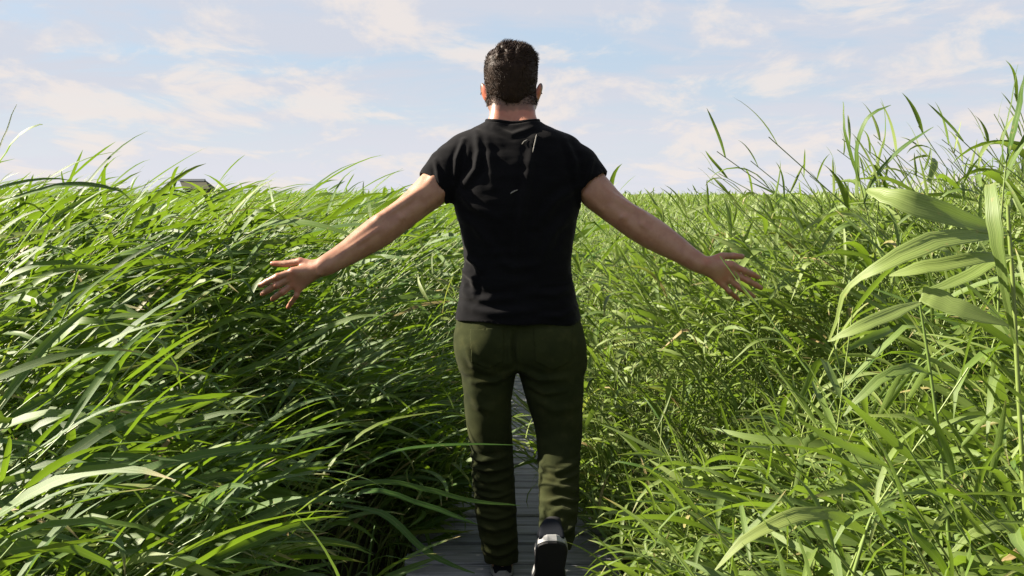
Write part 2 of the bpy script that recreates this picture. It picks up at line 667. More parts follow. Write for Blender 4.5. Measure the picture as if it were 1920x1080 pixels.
RIGHT_LEG = slab([(590, 952, 1079, 3.50, .108), (612, 952, 1090, 3.50, .118), (640, 954, 1094, 3.495, .122), (680, 966, 1096, 3.49, .115), (700, 972, 1096, 3.485, .108), (750, 987, 1095, 3.48, .098),
                  (800, 1003, 1093, 3.475, .090), (850, 1007, 1089, 3.43, .080), (900, 1009, 1087, 3.375, .078), (950, 1010, 1085, 3.31, .076), (990, 1010, 1081, 3.255, .070),
                  (1022, 1014, 1075, 3.215, .060)])
SKULL = slab([(86, 948, 968, 3.565, .030), (91, 934, 984, 3.565, .062), (99, 923, 995, 3.565, .080), (112, 915, 1002, 3.565, .093), (130, 911, 1005, 3.565, .101),
              (150, 911, 1005, 3.565, .101), (168, 913, 1003, 3.567, .097), (184, 917, 1001, 3.572, .088), (198, 920, 1000, 3.58, .078)])
ARM_L = [(852, 296, 3.50, 31), (821, 344, 3.475, 31), (791, 373, 3.45, 28.5), (752, 405, 3.42, 26.5), (714, 432, 3.39, 28.5), (680, 455, 3.36, 25), (650, 475, 3.33, 21),
         (625, 490, 3.305, 18.5), (602, 502, 3.285, 17.0)]
ARM_R = [(1074, 296, 3.50, 31), (1106, 346, 3.485, 31), (1134, 376, 3.465, 28.5), (1170, 405, 3.445, 26.5), (1200, 424, 3.43, 28), (1227, 441, 3.415, 27), (1250, 455, 3.40, 23.5),
         (1268, 466, 3.39, 21), (1292, 482, 3.37, 18), (1316, 497, 3.355, 16.8)]
HAND_L = dict(wrist=(602, 502), thumb=[(588, 497), (563, 490), (536, 495), (511, 494)],
              fingers=[[(549, 509), (520, 519), (501, 528), (488, 535)], [(546, 521), (518, 535), (503, 544), (492, 551)],
                       [(550, 533), (530, 547), (519, 555), (511, 561)], [(559, 543), (556, 554), (547, 567), (540, 576)]])
HAND_R = dict(wrist=(1316, 497), thumb=[(1330, 490), (1353, 480), (1375, 480), (1392, 481)],
              fingers=[[(1372, 497), (1397, 508), (1412, 515), (1422, 520)], [(1374, 512), (1402, 526), (1417, 534), (1427, 540)],
                       [(1367, 524), (1390, 541), (1403, 550), (1413, 556)], [(1355, 533), (1368, 547), (1378, 556), (1385, 562)]])

body = Field((-.90, 3.14, .02), (.90, 3.74, 1.84), .0042)
B = body
B.loft(SKULL, 2.15, .02)
# face on the far side: brow, cheeks, jaw, chin, nose, lips
hx = at(958, 150, 3.57)[0]
zc = at(958, 150, 3.57)[2]
B.ball((hx, 3.600, zc - .055), (.060, .066, .062), .03)
B.ball((hx, 3.648, zc - .098), (.034, .026, .024), .03)
B.ball((hx, 3.645, zc + .006), (.056, .022, .014), .02)
B.cone((hx, 3.664, zc - .005), (hx, 3.684, zc - .040), .008, .013, .012)
for sx_ in (-1, 1):
    B.ball((hx + sx_ * .030, 3.648, zc - .014), (.013, .011, .010), .006)
    B.ball((hx + sx_ * .040, 3.632, zc - .040), (.022, .022, .018), .02)
B.ball((hx, 3.660, zc - .068), (.024, .010, .007), .008)
B.loft(NECK, 2.2, .035)
B.loft(TORSO[:-2], 2.5, .03, grow=-.018)
B.loft(LEFT_LEG, 2.1, .02, grow=-.020)
B.loft(RIGHT_LEG, 2.1, .02, grow=-.020)
# trapezius and neck tendons
for sx_ in (-1, 1):
    a = at(961 + sx_ * 24, 196, 3.51)
    b = at(961 + sx_ * 30, 240, 3.485)
    B.cone(a, b, .020, .030, .03)
# ears
for px, s_ in ((911, -1), (1007, 1)):
    e = at(px, 173, 3.57)
    B.ball((e[0] + s_ * .007, e[1], e[2] + .003), (.0080, .019, .030), .008, Matrix.Rotation(s_ * R(14), 3, 'Y').to_quaternion() @ Matrix.Rotation(-s_ * R(22), 3, 'Z').to_quaternion())
    B.ball((e[0] - s_ * .001, e[1] + .006, e[2] - .018), (.008, .010, .012), .008)


def arm_and_hand(arm, hand, s_):
    pts = [A4(q[0], q[1], q[2], q[3] * 1.0) for q in arm]
    B.chain(pts, .014)
    w = pts[-1]
    # muscle heads: triceps, brachioradialis, flexors, elbow point
    p = [np.array(q[:3]) for q in pts]
    B.ball((p[1] + p[2]) / 2 + np.array([0, -.012, -.004]), (.040, .036, .040), .03)
    B.cone(p[2] + np.array([-s_ * .014, -.034, .034]), p[4] + np.array([0, -.028, .035]), .014, .017, .008)
    B.cone(p[4] + np.array([0, -.028, .035]), p[6] + np.array([0, -.016, .021]), .017, .008, .008)
    B.cone(p[1] + np.array([s_ * .010, -.046, .012]), p[2] + np.array([s_ * .004, -.041, .005]), .018, .014, .008)
    B.cone(p[1] + np.array([-s_ * .012, -.041, -.030]), p[2] + np.array([-s_ * .010, -.038, -.026]), .018, .013, .008)
    B.cone(p[3] + np.array([0, -.041, -.019]), p[5] + np.array([0, -.033, -.018]), .013, .012, .007)
    B.cone(p[5] + np.array([0, -.034, -.013]), p[8] + np.array([0, -.020, -.008]), .011, .006, .007)
    B.cone(p[4] + np.array([0, -.047, .007]), p[7] + np.array([0, -.030, .005]), .010, .006, .006)
    B.ball(p[3] + np.array([s_ * -.004, -.047, -.004]), (.013, .012, .013), .008)
    B.ball(p[8] + np.array([s_ * .002, -.020, -.016]), (.011, .009, .010), .008)
    yw = w[1]
    wr = np.array(w[:3])
    fr = [.0108, .0100, .0094, .0082]
    for fi, f in enumerate(hand['fingers']):
        y = yw - .012 + .004 * fi
        base = at(*f[0], y)
        mid = wr + (base - wr) * .30
        B.cone(mid, base, .0175 - .001 * fi, .0142 - .0009 * fi, .016)
    th = hand['thumb']
    tp = [at(*th[0], yw + .004), at(*th[1], yw + .010), at(*th[2], yw + .018), at(*th[3], yw + .024)]
    B.cone(wr, tp[0], .018, .0145, .010)
    B.cone(tp[0], tp[1], .0140, .0112, .008)
    B.cone((tp[0] + tp[1]) / 2, (tp[0] + at(*hand['fingers'][0][0], yw)) / 2, .009, .012, .010)
    B.cone(tp[1], tp[2], .0118, .0106, .006)
    B.cone(tp[2], tp[3], .0108, .0088, .005)
    for fi, f in enumerate(hand['fingers']):
        y = yw - .012 + .004 * fi
        sc_ = (1, 1, .96, .84)[fi]
        q = [at(*f[0], y), at(*f[1], y - .004), at(*f[2], y + .004 + .003 * fi), at(*f[3], y + .013 + .004 * fi)]
        B.ball(q[0] + np.array([0, -.003, 0]), (.0112 * sc_,) * 3, .005)
        for a in range(3):
            B.cone(q[a], q[a + 1], fr[a] * sc_ + .0006, fr[a + 1] * sc_ + .0004, .0035)
        B.ball(q[1] + np.array([0, -.001, 0]), (.0110 * sc_,) * 3, .003)


arm_and_hand(ARM_L, HAND_L, -1)
arm_and_hand(ARM_R, HAND_R, 1)
# feet inside the shoes
lz = at(942, 1050, 3.465)
B.cone(lz, (lz[0] + .005, 3.475, .075), .040, .036, .02)
B.cone((lz[0] + .005, 3.475, .075), (lz[0] - .005, 3.60, .052), .030, .024, .02)
rz_ = at(1042, 1010, 3.225)
B.cone(rz_, (rz_[0] - .008, 3.222, rz_[2] - .030), .030, .026, .02)
V, Q = body.surface()
V = relax(V, Q, 2, .45)
N = normals(V, Q)
V = V + N * (vnoise(V, 42, 3) * .0006)[:, None]
# cropped hair shades the scalp; blood shows at knuckles; backlit glow of the ears painted red
zt = V[:, 2]
hair_low = at(958, 209, 3.5)[2]
hair_hi = at(958, 165, 3.5)[2]
edge = np.clip((zt - hair_low) / (hair_hi - hair_low) + .12 * vnoise(V, 90, 5), 0, 1)
front = V[:, 1] > 3.60 + .8 * np.maximum(zt - zc, 0)
stub = np.where((zt > hair_low - .02) & ~front, edge ** .34, 0)
ear = np.zeros(len(V))
for px in (908, 1010):
    e = at(px, 173, 3.57)
    ear = np.maximum(ear, np.exp(-(((V[:, 0] - e[0]) / .010) ** 2 + ((V[:, 2] - e[2]) / .03) ** 2) ** 2))
stub *= 1 - np.clip(ear * 1.3, 0, 1)
red = np.clip(ear, 0, 1)
for hd in (HAND_L, HAND_R):
    for f in hd['fingers'] + [hd['thumb']]:
        for q in (f[0], f[1], f[3]):
            c = at(*q, 3.28)
            red = np.maximum(red, .45 * np.exp(-(((V[:, 0] - c[0]) ** 2 + (V[:, 2] - c[2]) ** 2) / .014 ** 2)))
nk = at(961, 214, 3.5)
red = np.maximum(red, .45 * np.exp(-((V[:, 2] - nk[2]) / .03) ** 2) * (np.abs(V[:, 0] - nk[0]) < .12))

person = empty('person', (at(961, 1000, Y0)[0], Y0, 0.0))
PO = np.array(person.location)
tag(person, 'person in black t-shirt and olive trousers walking away with arms spread over the reeds', 'person')


def person_part(name, V, Q, mat, parent=None, attrs=None, smooth=True):
    o = link(name, np_mesh(name, V - PO, Q, mat, smooth, attrs), parent or person)
    return o


BV_, BQ_ = V, Q
body_o = person_part('body', V, Q, MSKIN, attrs={'stubble': stub, 'redness': red})


def creases(V, N, lines, side=-1):
    """Raised cloth folds that follow polylines on the back of the garment."""
    d = np.zeros(len(V))
    back = np.clip(-N[:, 1] * 1.5 + .35, 0, 1)
    for pts, amp, sig in lines:
        P = np.array([at(px, py, 3.42)[[0, 2]] for px, py in pts])
        best = np.full(len(V), 9.0)
        tt = np.zeros(len(V))
        for i in range(len(P) - 1):
            a, b = P[i], P[i + 1]
            ba = b - a
            t = np.clip(((V[:, 0] - a[0]) * ba[0] + (V[:, 2] - a[1]) * ba[1]) / (ba @ ba), 0, 1)
            dd = np.hypot(V[:, 0] - a[0] - t * ba[0], V[:, 2] - a[1] - t * ba[1])
            m = dd < best
            best[m] = dd[m]
            tt[m] = (i + t[m]) / (len(P) - 1)
        fade = np.sin(np.pi * np.clip(tt, .06, .94)) ** .6
        d += amp * fade * (np.exp(-(best / sig) ** 2) - .45 * np.exp(-((best - 1.9 * sig) / sig) ** 2)) * back
    return d


# ---- t-shirt
sh = Field((-.36, 3.28, .80), (.36, 3.72, 1.60), .0042)
sh.loft(TORSO[:-1] + [(at(960, 618, 3.5)[2], *TORSO[-1][1:])], 2.55, .02, grow=.001)
sh.loft(NECK[1:], 2.2, .02, grow=.0075)
for sx_ in (-1, 1):
    sh.cone(at(961 + sx_ * 24, 205, 3.51), at(961 + sx_ * 30, 240, 3.485), .031, .0375, .02)
for arm, cutp, s_ in ((ARM_L, ((812.5, 351), (790, 330), (836, 371)), -1), (ARM_R, ((1113, 347), (1138, 331), (1089, 363)), 1)):
    p = [A4(*q) for q in arm]
    a0 = A4(870 if s_ < 0 else 1056, 293, 3.505, 36)
    a1 = A4(842 if s_ < 0 else 1085, 315, 3.49, 35)
    a2 = A4(818 if s_ < 0 else 1109, 346, 3.477, 32.8)
    a3 = A4(790 if s_ < 0 else 1136, 376, 3.45, 31.5)
    for q0, q1 in ((a0, a1), (a1, a2), (a2, a3)):
        sh.cone(q0[:3], q1[:3], q0[3], q1[3], .035)
    c = at(*cutp[0], 3.475)
    n_ = np.array(p[2][:3]) - np.array(p[1][:3])
    n_ /= np.linalg.norm(n_)
    lo = np.array([min(c[0], c[0] + s_ * .3), 3.3, c[2] - .22])
    hi = np.array([max(c[0], c[0] + s_ * .3), 3.7, c[2] + .2])
    lo[0] -= .035 if s_ > 0 else 0
    hi[0] += .035 if s_ < 0 else 0
    outer = sh.F.copy()
    sh.plane_cut(c, n_, lo, hi)
    # a hollow cuff
    s, X, Y, Z = sh.sub(lo - .03, hi + .03)
    deep = (X - c[0]) * n_[0] + (Y - c[1]) * n_[1] + (Z - c[2]) * n_[2]
    cav = np.maximum(outer[s] + .0065, -(deep + .022))
    sh.F[s] = np.maximum(sh.F[s], -cav)
hem = at(960, 607, 3.4)[2]
s, X, Y, Z = sh.sub(sh.lo, sh.lo + sh.n * sh.h)
hz = hem + .010 * np.cos((X + .02) * 9) * 0 - .006 * (X / .2) + .003 * np.sin(X * 34 + Y * 20)
outer = sh.F.copy()
sh.F = np.maximum(sh.F, (hz - Z).astype(np.float32))
sh.F = np.maximum(sh.F, -np.maximum(outer + .0065, Z - (hz + .03)).astype(np.float32))
# neck opening: cut along the collar line, lower at the front
nc = at(962, 224, 3.545)
zcol = at(962, 227.5, 3.50)[2]
s, X, Y, Z = sh.sub(sh.lo, sh.lo + sh.n * sh.h)
zcut = zcol - .010 * np.exp(-((X - nc[0]) / .045) ** 2) - .25 * np.maximum(Y - 3.50, 0)
sh.F = np.maximum(sh.F, ((Z - zcut) * .97).astype(np.float32))
V, Q = sh.surface()
V = relax(V, Q, 2, .5)
N = normals(V, Q)
lines = [([(893, 246), (898, 285), (893, 318), (872, 345)], .0075, .011), ([(868, 262), (856, 300), (852, 345)], .006, .008), ([(905, 250), (918, 300), (925, 350)], .004, .014),
         ([(850, 350), (885, 385), (935, 410)], .005, .013), ([(856, 400), (890, 425), (930, 470)], .0045, .014), ([(1084, 350), (1045, 372), (1005, 420)], .006, .014),
         ([(1075, 400), (1040, 430), (1015, 490)], .005, .014), ([(1000, 262), (990, 330), (975, 420), (968, 540)], .0045, .013), ([(1060, 262), (1076, 300), (1082, 350)], .005, .010),
         ([(868, 480), (890, 492), (900, 505)], .0065, .009), ([(862, 505), (888, 522), (890, 545)], .006, .010), ([(860, 545), (900, 560), (960, 556)], .005, .012),
         ([(1075, 540), (1040, 552), (985, 545)], .005, .013), ([(870, 575), (930, 585), (1000, 580)], .0045, .012), ([(1080, 580), (1050, 592), (1010, 590)], .004, .010),
         ([(930, 480), (960, 500), (1000, 495)], .004, .014), ([(815, 300), (822, 330), (828, 352)], .004, .007), ([(1112, 300), (1105, 325), (1096, 350)], .004, .007),
         ([(925, 236), (960, 252), (1000, 238)], .003, .008)]
d = 1.5 * creases(V, N, lines)
d += .0026 * vnoise(V * np.array([1, 1, .45]), 19, 1) + .0020 * vnoise(V * np.array([.5, 1, 1.2]), 40, 2)
waist = np.exp(-((V[:, 2] - at(960, 545, 3.4)[2]) / .07) ** 2)
d += waist * .0045 * (1 - np.abs(vnoise(V * np.array([.35, .5, 1.6]), 26, 15))) ** 3
V = V + N * d[:, None]
shirt = person_part('t_shirt', V, Q, MSHIRT)
# ribbed collar that follows the neck
from mathutils.bvhtree import BVHTree
NBV = BVHTree.FromPolygons([Vector(q) for q in BV_], [tuple(q) for q in BQ_])
cv, cf = [], []
NU, NV = 96, 10
for i in range(NU):
    a = 2 * math.pi * i / NU
    cx_, cy_ = math.cos(a), math.sin(a)
    z0 = zcol - .25 * max(0, cy_) * .075 - .010 * math.exp(-(cx_ * .078 / .045) ** 2) + .001
    hit = NBV.ray_cast(Vector((nc[0] + cx_ * .3, nc[1] + cy_ * .3, z0)), Vector((-cx_, -cy_, 0)))
    rad = .3 - hit[3] if hit[0] else .08
    for j in range(NV):
        b = 2 * math.pi * j / NV
        rr = .0034 + .0004 * math.cos(a * 48)
        cv.append((nc[0] + cx_ * (rad + .001 + rr * math.cos(b)), nc[1] + cy_ * (rad + .001 + rr * math.cos(b)), z0 + .0080 * math.sin(b)))
        cf.append((i * NV + j, ((i + 1) % NU) * NV + j, ((i + 1) % NU) * NV + (j + 1) % NV, i * NV + (j + 1) % NV))
person_part('collar', np.array(cv), np.array(cf), MSHIRT, shirt)

# ---- trousers
tr = Field((-.30, 3.10, .03), (.32, 3.74, .98), .0042)
tr.loft(LEFT_LEG, 2.2, .0)
tr.loft(RIGHT_LEG, 2.2, .014)
hips = slab([(585, 868, 1077, 3.503, .106), (640, 857, 1093, 3.50, .122), (672, 862, 1095, 3.495, .118), (686, 868, 1094, 3.495, .100)])
tr.loft(hips, 2.3, .03)
for px in (912, 1032):
    c = at(px, 652, 3.455)
    tr.ball(c, (.085, .078, .078), .05)
# hollow trouser cuffs
for row, y, px in ((LEFT_LEG, 3.465, 941), (RIGHT_LEG, 3.215, 1044)):
    zc_ = row[-1][0]
    c = at(px, 1050 if y > 3.4 else 1022, y)
    tr.ball((c[0], c[1], zc_ - .004), (.048, .052, .028), 0)
    s, X, Y, Z = tr.sub((c[0] - .1, c[1] - .12, zc_ - .06), (c[0] + .1, c[1] + .12, zc_ + .05))
    q = np.sqrt(((X - c[0]) / row[-1][2]) ** 2 + ((Y - c[1]) / row[-1][4]) ** 2)
    lim = zc_ - .004 + .004 * np.sin(X * 60)
    tr.F[s] = np.maximum(tr.F[s], (lim - Z).astype(np.float32))
    tr.F[s] = np.maximum(tr.F[s], -np.maximum((q - .88) * row[-1][2], Z - zc_ - .02).astype(np.float32))
V, Q = tr.surface()
V = relax(V, Q, 2, .5)
N = normals(V, Q)
lines = [([(872, 860), (905, 866), (950, 858)], .007, .008), ([(876, 880), (912, 884), (955, 880)], .007, .007), ([(880, 898), (915, 906), (958, 896)], .006, .008), ([(884, 918), (915, 915), (950, 925)], .005, .008),
         ([(1008, 862), (1040, 872), (1085, 858)], .006, .009), ([(1010, 900), (1045, 892), (1085, 905)], .006, .010), ([(1012, 935), (1050, 925), (1082, 938)], .005, .009), ([(1012, 955), (1040, 962), (1078, 950)], .007, .009),
         ([(1010, 980), (1040, 985), (1070, 972)], .006, .008), ([(893, 985), (925, 992), (968, 985)], .006, .009), ([(898, 1012), (930, 1018), (970, 1010)], .007, .008), ([(905, 1034), (935, 1038), (970, 1030)], .006, .007),
         ([(968, 690), (930, 712), (885, 715)], .006, .010), ([(972, 690), (1010, 708), (1060, 705)], .006, .010), ([(965, 620), (962, 650), (967, 690)], -.007, .007),
         ([(880, 925), (920, 934), (960, 928)], .005, .006), ([(888, 950), (925, 944), (962, 955)], .006, .007), ([(890, 968), (930, 972), (966, 966)], .005, .006),
         ([(1012, 878), (1050, 884), (1086, 876)], .005, .006), ([(1012, 918), (1050, 910), (1084, 920)], .005, .006), ([(985, 720), (1020, 735), (1060, 728)], .004, .008),
         ([(875, 730), (900, 760), (930, 770)], .004, .014), ([(1000, 745), (1040, 765), (1085, 760)], .004, .014), ([(870, 640), (890, 680), (930, 700)], .004, .012)]
d = 1.5 * creases(V, N, lines)
d += .0026 * vnoise(V * np.array([1, 1, .7]), 15, 7) + .0016 * vnoise(V * np.array([.7, 1, 1.4]), 34, 8)
low = np.clip((.45 - V[:, 2]) / .3, 0, 1)
d += low * .0035 * np.sin(V[:, 2] * 120 + 9 * vnoise(V, 12, 4)) * (.5 + .5 * vnoise(V, 9, 6))
V = V + N * d[:, None]
trousers = person_part('trousers', V, Q, MPANTS)
TV, TQ, TN = V, Q, normals(V, Q)


def patch(name, inside, lift, mat, parent):
    """A sewn-on piece of cloth: the faces of the trousers inside a region, lifted off and given thickness."""
    c = TV[TQ].mean(1)
    m = inside(c) & (TN[TQ[:, 0], 1] < -.15)
    q = TQ[m]
    u, inv = np.unique(q, return_inverse=True)
    q = inv.reshape(q.shape)
    v = relax(TV[u], q, 1, .3) + TN[u] * lift
    o = person_part(name, v, q, mat, parent)
    md = o.modifiers.new('thickness', 'SOLIDIFY')
    md.thickness = .003
    md.offset = -1
    return o


def quad_region(pts):
    P = np.array([at(px, py, 3.39)[[0, 2]] for px, py in pts])

    def f(c):
        ok = np.ones(len(c), bool)
        for i in range(len(P)):
            a, b = P[i], P[(i + 1) % len(P)]
            ok &= ((b[0] - a[0]) * (c[:, 2] - a[1]) - (b[1] - a[1]) * (c[:, 0] - a[0])) < 0
        return ok
    return f


patch('back_pocket', quad_region([(1000, 614), (1072, 618), (1068, 678), (1036, 692), (1004, 676)]), .0032, MPANTS, trousers)
patch('back_pocket', quad_region([(882, 618), (944, 614), (944, 676), (914, 690), (884, 676)]), .0032, MPANTS, trousers)


# ---- shoes: sole, white sidewall and canvas upper, heel at the origin and toe along +Y
def make_shoe():
    ys = np.array([0, .012, .04, .09, .14, .19, .23, .265, .285, .295])
    wl_ = np.array([.014, .030, .037, .036, .034, .041, .043, .036, .022, .006])
    fy = np.concatenate([np.linspace(0, .03, 8), np.linspace(.045, .25, 14), np.linspace(.262, .295, 9)])
    fw = np.interp(fy, ys, wl_)
    fw[0] = .010
    loop = [(w + .002, y) for w, y in zip(fw, fy)] + [(-w + .002, y) for w, y in zip(fw[::-1], fy[::-1])]
    loop = np.array(loop)
    n = len(loop)

    def rings(spec):
        v, f = [], []
        for gz, gr in spec:
            c = loop.mean(0)
            dirs = loop - np.array([.002, 0]) - np.stack([np.zeros(n), np.clip(loop[:, 1], .03, .25)], 1)
            dirs /= np.linalg.norm(dirs, axis=1, keepdims=True) + 1e-9
            p = loop + dirs * gr
            v += [(a, b, gz) for a, b in p]
        for r in range(len(spec) - 1):
            f += [(r * n + i, r * n + (i + 1) % n, (r + 1) * n + (i + 1) % n, (r + 1) * n + i) for i in range(n)]
        half = n // 2
        for i in range(half - 1):
            f.append((n - 1 - i, n - 2 - i, i + 1, i))
            t = (len(spec) - 1) * n
            f.append((t + i, t + i + 1, t + n - 2 - i, t + n - 1 - i))
        return np.array(v), np.array(f)
    sole = rings([(0.0, -.004), (.002, 0), (.007, .001), (.008, -.002)])
    fox = rings([(.0075, -.001), (.009, .002), (.026, .0015), (.030, -.001), (.030, -.006)])
    U = Field((-.06, -.02, .012), (.065, .31, .125), .003)
    rows = [(.010, .030, .064), (.03, .033, .072), (.06, .034, .080), (.10, .034, .082), (.14, .033, .072), (.18, .036, .060), (.22, .037, .046), (.26, .031, .032), (.286, .016, .022)]
    rr = np.array(rows)
    s, X, Y, Z = U.sub(U.lo, U.lo + U.n * U.h)
    hw = np.interp(Y, rr[:, 0], rr[:, 1])
    hh = np.interp(Y, rr[:, 0], rr[:, 2])
    q = (np.abs((X - .002) / hw) ** 2.4 + np.maximum(Z - .02, 0) ** 2.4 / hh ** 2.4) ** (1 / 2.4)
    dd = np.maximum((q - 1) * .03, np.maximum(.002 - Y, Y - .290))
    dd = np.maximum(dd, .020 - Z)
    cav = np.sqrt(((X - .002) / .027) ** 2 + ((Y - .055) / .042) ** 2)
    dd = np.maximum(dd, -np.maximum((cav - 1) * .027, .055 - Z))
    U.F = dd.astype(np.float32)
    up = U.surface()
    up = (relax(up[0], up[1], 3, .5), up[1])
    # lace rows across the tongue
    lv, lf = [], []
    for k in range(4):
        y = .115 + .024 * k
        z = np.interp(y, rr[:, 0], rr[:, 2]) + .019
        for a in range(9):
            t = -1 + a / 4
            zz = z - .006 * t * t - .002
            x = .002 + t * .019
            for dy, dz in ((-.003, -.001), (0, .003), (.003, -.001), (0, -.003)):
                lv.append((x, y + dy, zz + dz))
        for a in range(8):
            for c in range(4):
                b0 = k * 36 + a * 4
                lf.append((b0 + c, b0 + 4 + c, b0 + 4 + (c + 1) % 4, b0 + (c + 1) % 4))
    return sole, fox, up, (np.array(lv), np.array(lf))


SHOE = make_shoe()


def add_shoe(loc, pitch, yaw, mirror):
    o = person_part('shoe', SHOE[2][0] * np.array([mirror, 1, 1]) + PO, SHOE[2][1] if mirror > 0 else SHOE[2][1][:, ::-1], MUPPER)
    for name, g, m in (('sole', SHOE[0], MSOLE), ('sidewall', SHOE[1], MFOX), ('laces', SHOE[3], MUPPER)):
        p = person_part(name, g[0] * np.array([mirror, 1, 1]) + PO, g[1] if mirror > 0 else g[1][:, ::-1], m, o, smooth=False)
    o.location = Vector(loc) - Vector(PO)
    o.rotation_euler = (pitch, 0, yaw)
    return o


add_shoe((lz[0] + .004, 3.425, .0), 0, R(4), -1)
heel = at(1034, 1020, 3.100)
rs = add_shoe(heel, R(-51), R(2), 1)
rs.scale = (1.34, 1.15, 1.15)
for a, b, r0, r1 in ((at(1043, 985, 3.25), (heel[0] + .004, heel[1] + .122, heel[2] + .012), .040, .033), (at(941, 1040, 3.465), (lz[0] + .004, 3.478, .055), .042, .036)):
    sk = Field(np.minimum(a, b) - .07, np.maximum(a, b) + .07, .004)
    sk.cone(a, b, r0, r1, 0)
    sv, sq = sk.surface()
    person_part('sock', sv, sq, MSOCK)

# ---- hair: cropped sides, longer tousled top
hp = Field((hx - .13, 3.42, zc - .12), (hx + .13, 3.74, zc + .16), .0035)
HAIR = slab([(83, 948, 970, 3.567, .030), (88, 934, 984, 3.567, .064), (97, 923, 995, 3.567, .085), (110, 913.5, 1003, 3.567, .100), (130, 909, 1006.5, 3.567, .1055),
             (150, 909.5, 1006, 3.567, .1035), (168, 912, 1004, 3.568, .100), (180, 913.5, 1004, 3.571, .0995), (189, 916, 1003, 3.574, .0985), (198, 923, 997, 3.578, .093)])
hp.loft(HAIR, 2.42, 0.0)
# hairline: keep it off the face
hp.plane_cut((0, 3.640, zc), (0, .80, -.60))
# parting bulk on top
for q in ((940, 101, 3.56, 18), (958, 92, 3.59, 18), (976, 100, 3.60, 18), (930, 112, 3.60, 16), (962, 97, 3.54, 20)):
    a = A4(*q)
    hp.ball(a[:3], (a[3], a[3] * 1.2, a[3] * .55), .012)
V, Q = hp.surface()
V = relax(V, Q, 2, .5)
N = normals(V, Q)
topness = np.clip((V[:, 2] - at(958, 128, 3.5)[2]) / .05, 0, 1)
V = V + N * ((.0016 + .006 * topness) * vnoise(V * np.array([1, .6, 1]), 60, 9) + .002 * topness * vnoise(V, 140, 10))[:, None]
hair = person_part('hair', V, Q, MHAIR, attrs={'tone': .25 + .18 * vnoise(V, 120, 12)})
# strands
N = normals(V, Q)
ns = 15000
pick = rng.integers(0, len(V), ns)
root, nr = V[pick], N[pick]
tp = np.clip((root[:, 2] - at(958, 124, 3.5)[2]) / .04, 0, 1)
ln = .0035 + .014 * tp * rng.uniform(.4, 1.2, ns) + .002 * rng.random(ns)
comb = np.stack([.55 + .5 * vnoise(root, 30, 13), .75 * np.ones(ns), .25 + .4 * vnoise(root, 40, 14)], 1)
down = np.stack([np.zeros(ns), np.zeros(ns), -np.ones(ns)], 1)
dirn = nr * (.45 + .25 * tp[:, None]) + comb * tp[:, None] * .9 + down * (1 - tp[:, None]) * .9 + rng.normal(0, .14, (ns, 3))
dirn /= np.linalg.norm(dirn, axis=1, keepdims=True)
side_ = np.cross(dirn, rng.normal(0, 1, (ns, 3)))
side_ /= np.linalg.norm(side_, axis=1, keepdims=True)
wd = .0007
p0 = root - nr * .001
p1 = root + dirn * ln[:, None] * .55
p2 = root + dirn * ln[:, None] + (comb * tp[:, None] - nr * .5) * ln[:, None] * .25
# clipped hairs on the fading nape and behind the ears
fz = np.where((stub > .12) & (BV_[:, 1] < 3.60) & (BV_[:, 2] < at(958, 168, 3.5)[2]) & (BV_[:, 2] > at(958, 199, 3.5)[2] + .10 * np.abs(BV_[:, 0] - hx)))[0]
nf = 6500
fk = fz[rng.integers(0, len(fz), nf)]
fk = fk[rng.random(nf) < stub[fk] ** 1.5]
nf = len(fk)
BN_ = normals(BV_, BQ_)
r2, n2 = BV_[fk] + rng.normal(0, .0016, (nf, 3)), BN_[fk]
d2 = n2 * .5 + np.array([0, 0, -.9]) + rng.normal(0, .2, (nf, 3))
d2 /= np.linalg.norm(d2, axis=1, keepdims=True)
l2 = (.0015 + .0035 * stub[fk])[:, None]
s2 = np.cross(d2, rng.normal(0, 1, (nf, 3)))
s2 /= np.linalg.norm(s2, axis=1, keepdims=True)
p0 = np.vstack([p0, r2 - n2 * .001])
p1 = np.vstack([p1, r2 + d2 * l2 * .55])
p2 = np.vstack([p2, r2 + d2 * l2])
side_ = np.vstack([side_, s2])
ns += nf
SV = np.stack([p0 - side_ * wd, p0 + side_ * wd, p1 + side_ * wd * .9, p1 - side_ * wd * .9, p2 + side_ * wd * .2, p2 - side_ * wd * .2], 1).reshape(-1, 3)
bi = np.arange(ns)[:, None] * 6
SF = np.vstack([bi + np.array([0, 1, 2, 3]), bi + np.array([3, 2, 4, 5])])
st_o = person_part('strands', SV, SF, MHAIR, hair, attrs={'tone': np.repeat(.1 + rng.random(ns) * .5, 6)})
tag(st_o, kind='stuff')

# ------------------------------------------------------------------ reeds
UPV = np.array([0.0, 0.0, 1.0])


def ribbon(P, W, hint, across=3, fold=.18, tw=None):
    """A blade along points P with widths W; hint is the face normal wanted. Returns verts, quads, across, along."""
    P = np.asarray(P, float)
    n = len(P)
    T = np.gradient(P, axis=0)
    T /= np.linalg.norm(T, axis=1, keepdims=True) + 1e-9
    S = np.cross(T, hint)
    S /= np.linalg.norm(S, axis=1, keepdims=True) + 1e-9
    Nn = np.cross(S, T)
    if tw is not None:
        c, s = np.cos(tw)[:, None], np.sin(tw)[:, None]
        S, Nn = S * c + Nn * s, Nn * c - S * s
    us = np.linspace(-1, 1, across)
    V = np.stack([P + S * (W / 2 * u)[:, None] + Nn * (W * fold * abs(u))[:, None] for u in us], 1)
    f = []
    for i in range(n - 1):
        for j in range(across - 1):
            a = i * across + j
            f.append((a, a + 1, a + across + 1, a + across))
    return V.reshape(-1, 3), np.array(f), np.tile(us, n), np.repeat(np.linspace(0, 1, n), across)


def blade_width(s, W):
    return W * np.minimum(1, .45 + 2.2 * s) * np.maximum(1 - s ** 2.4, .015) ** .85


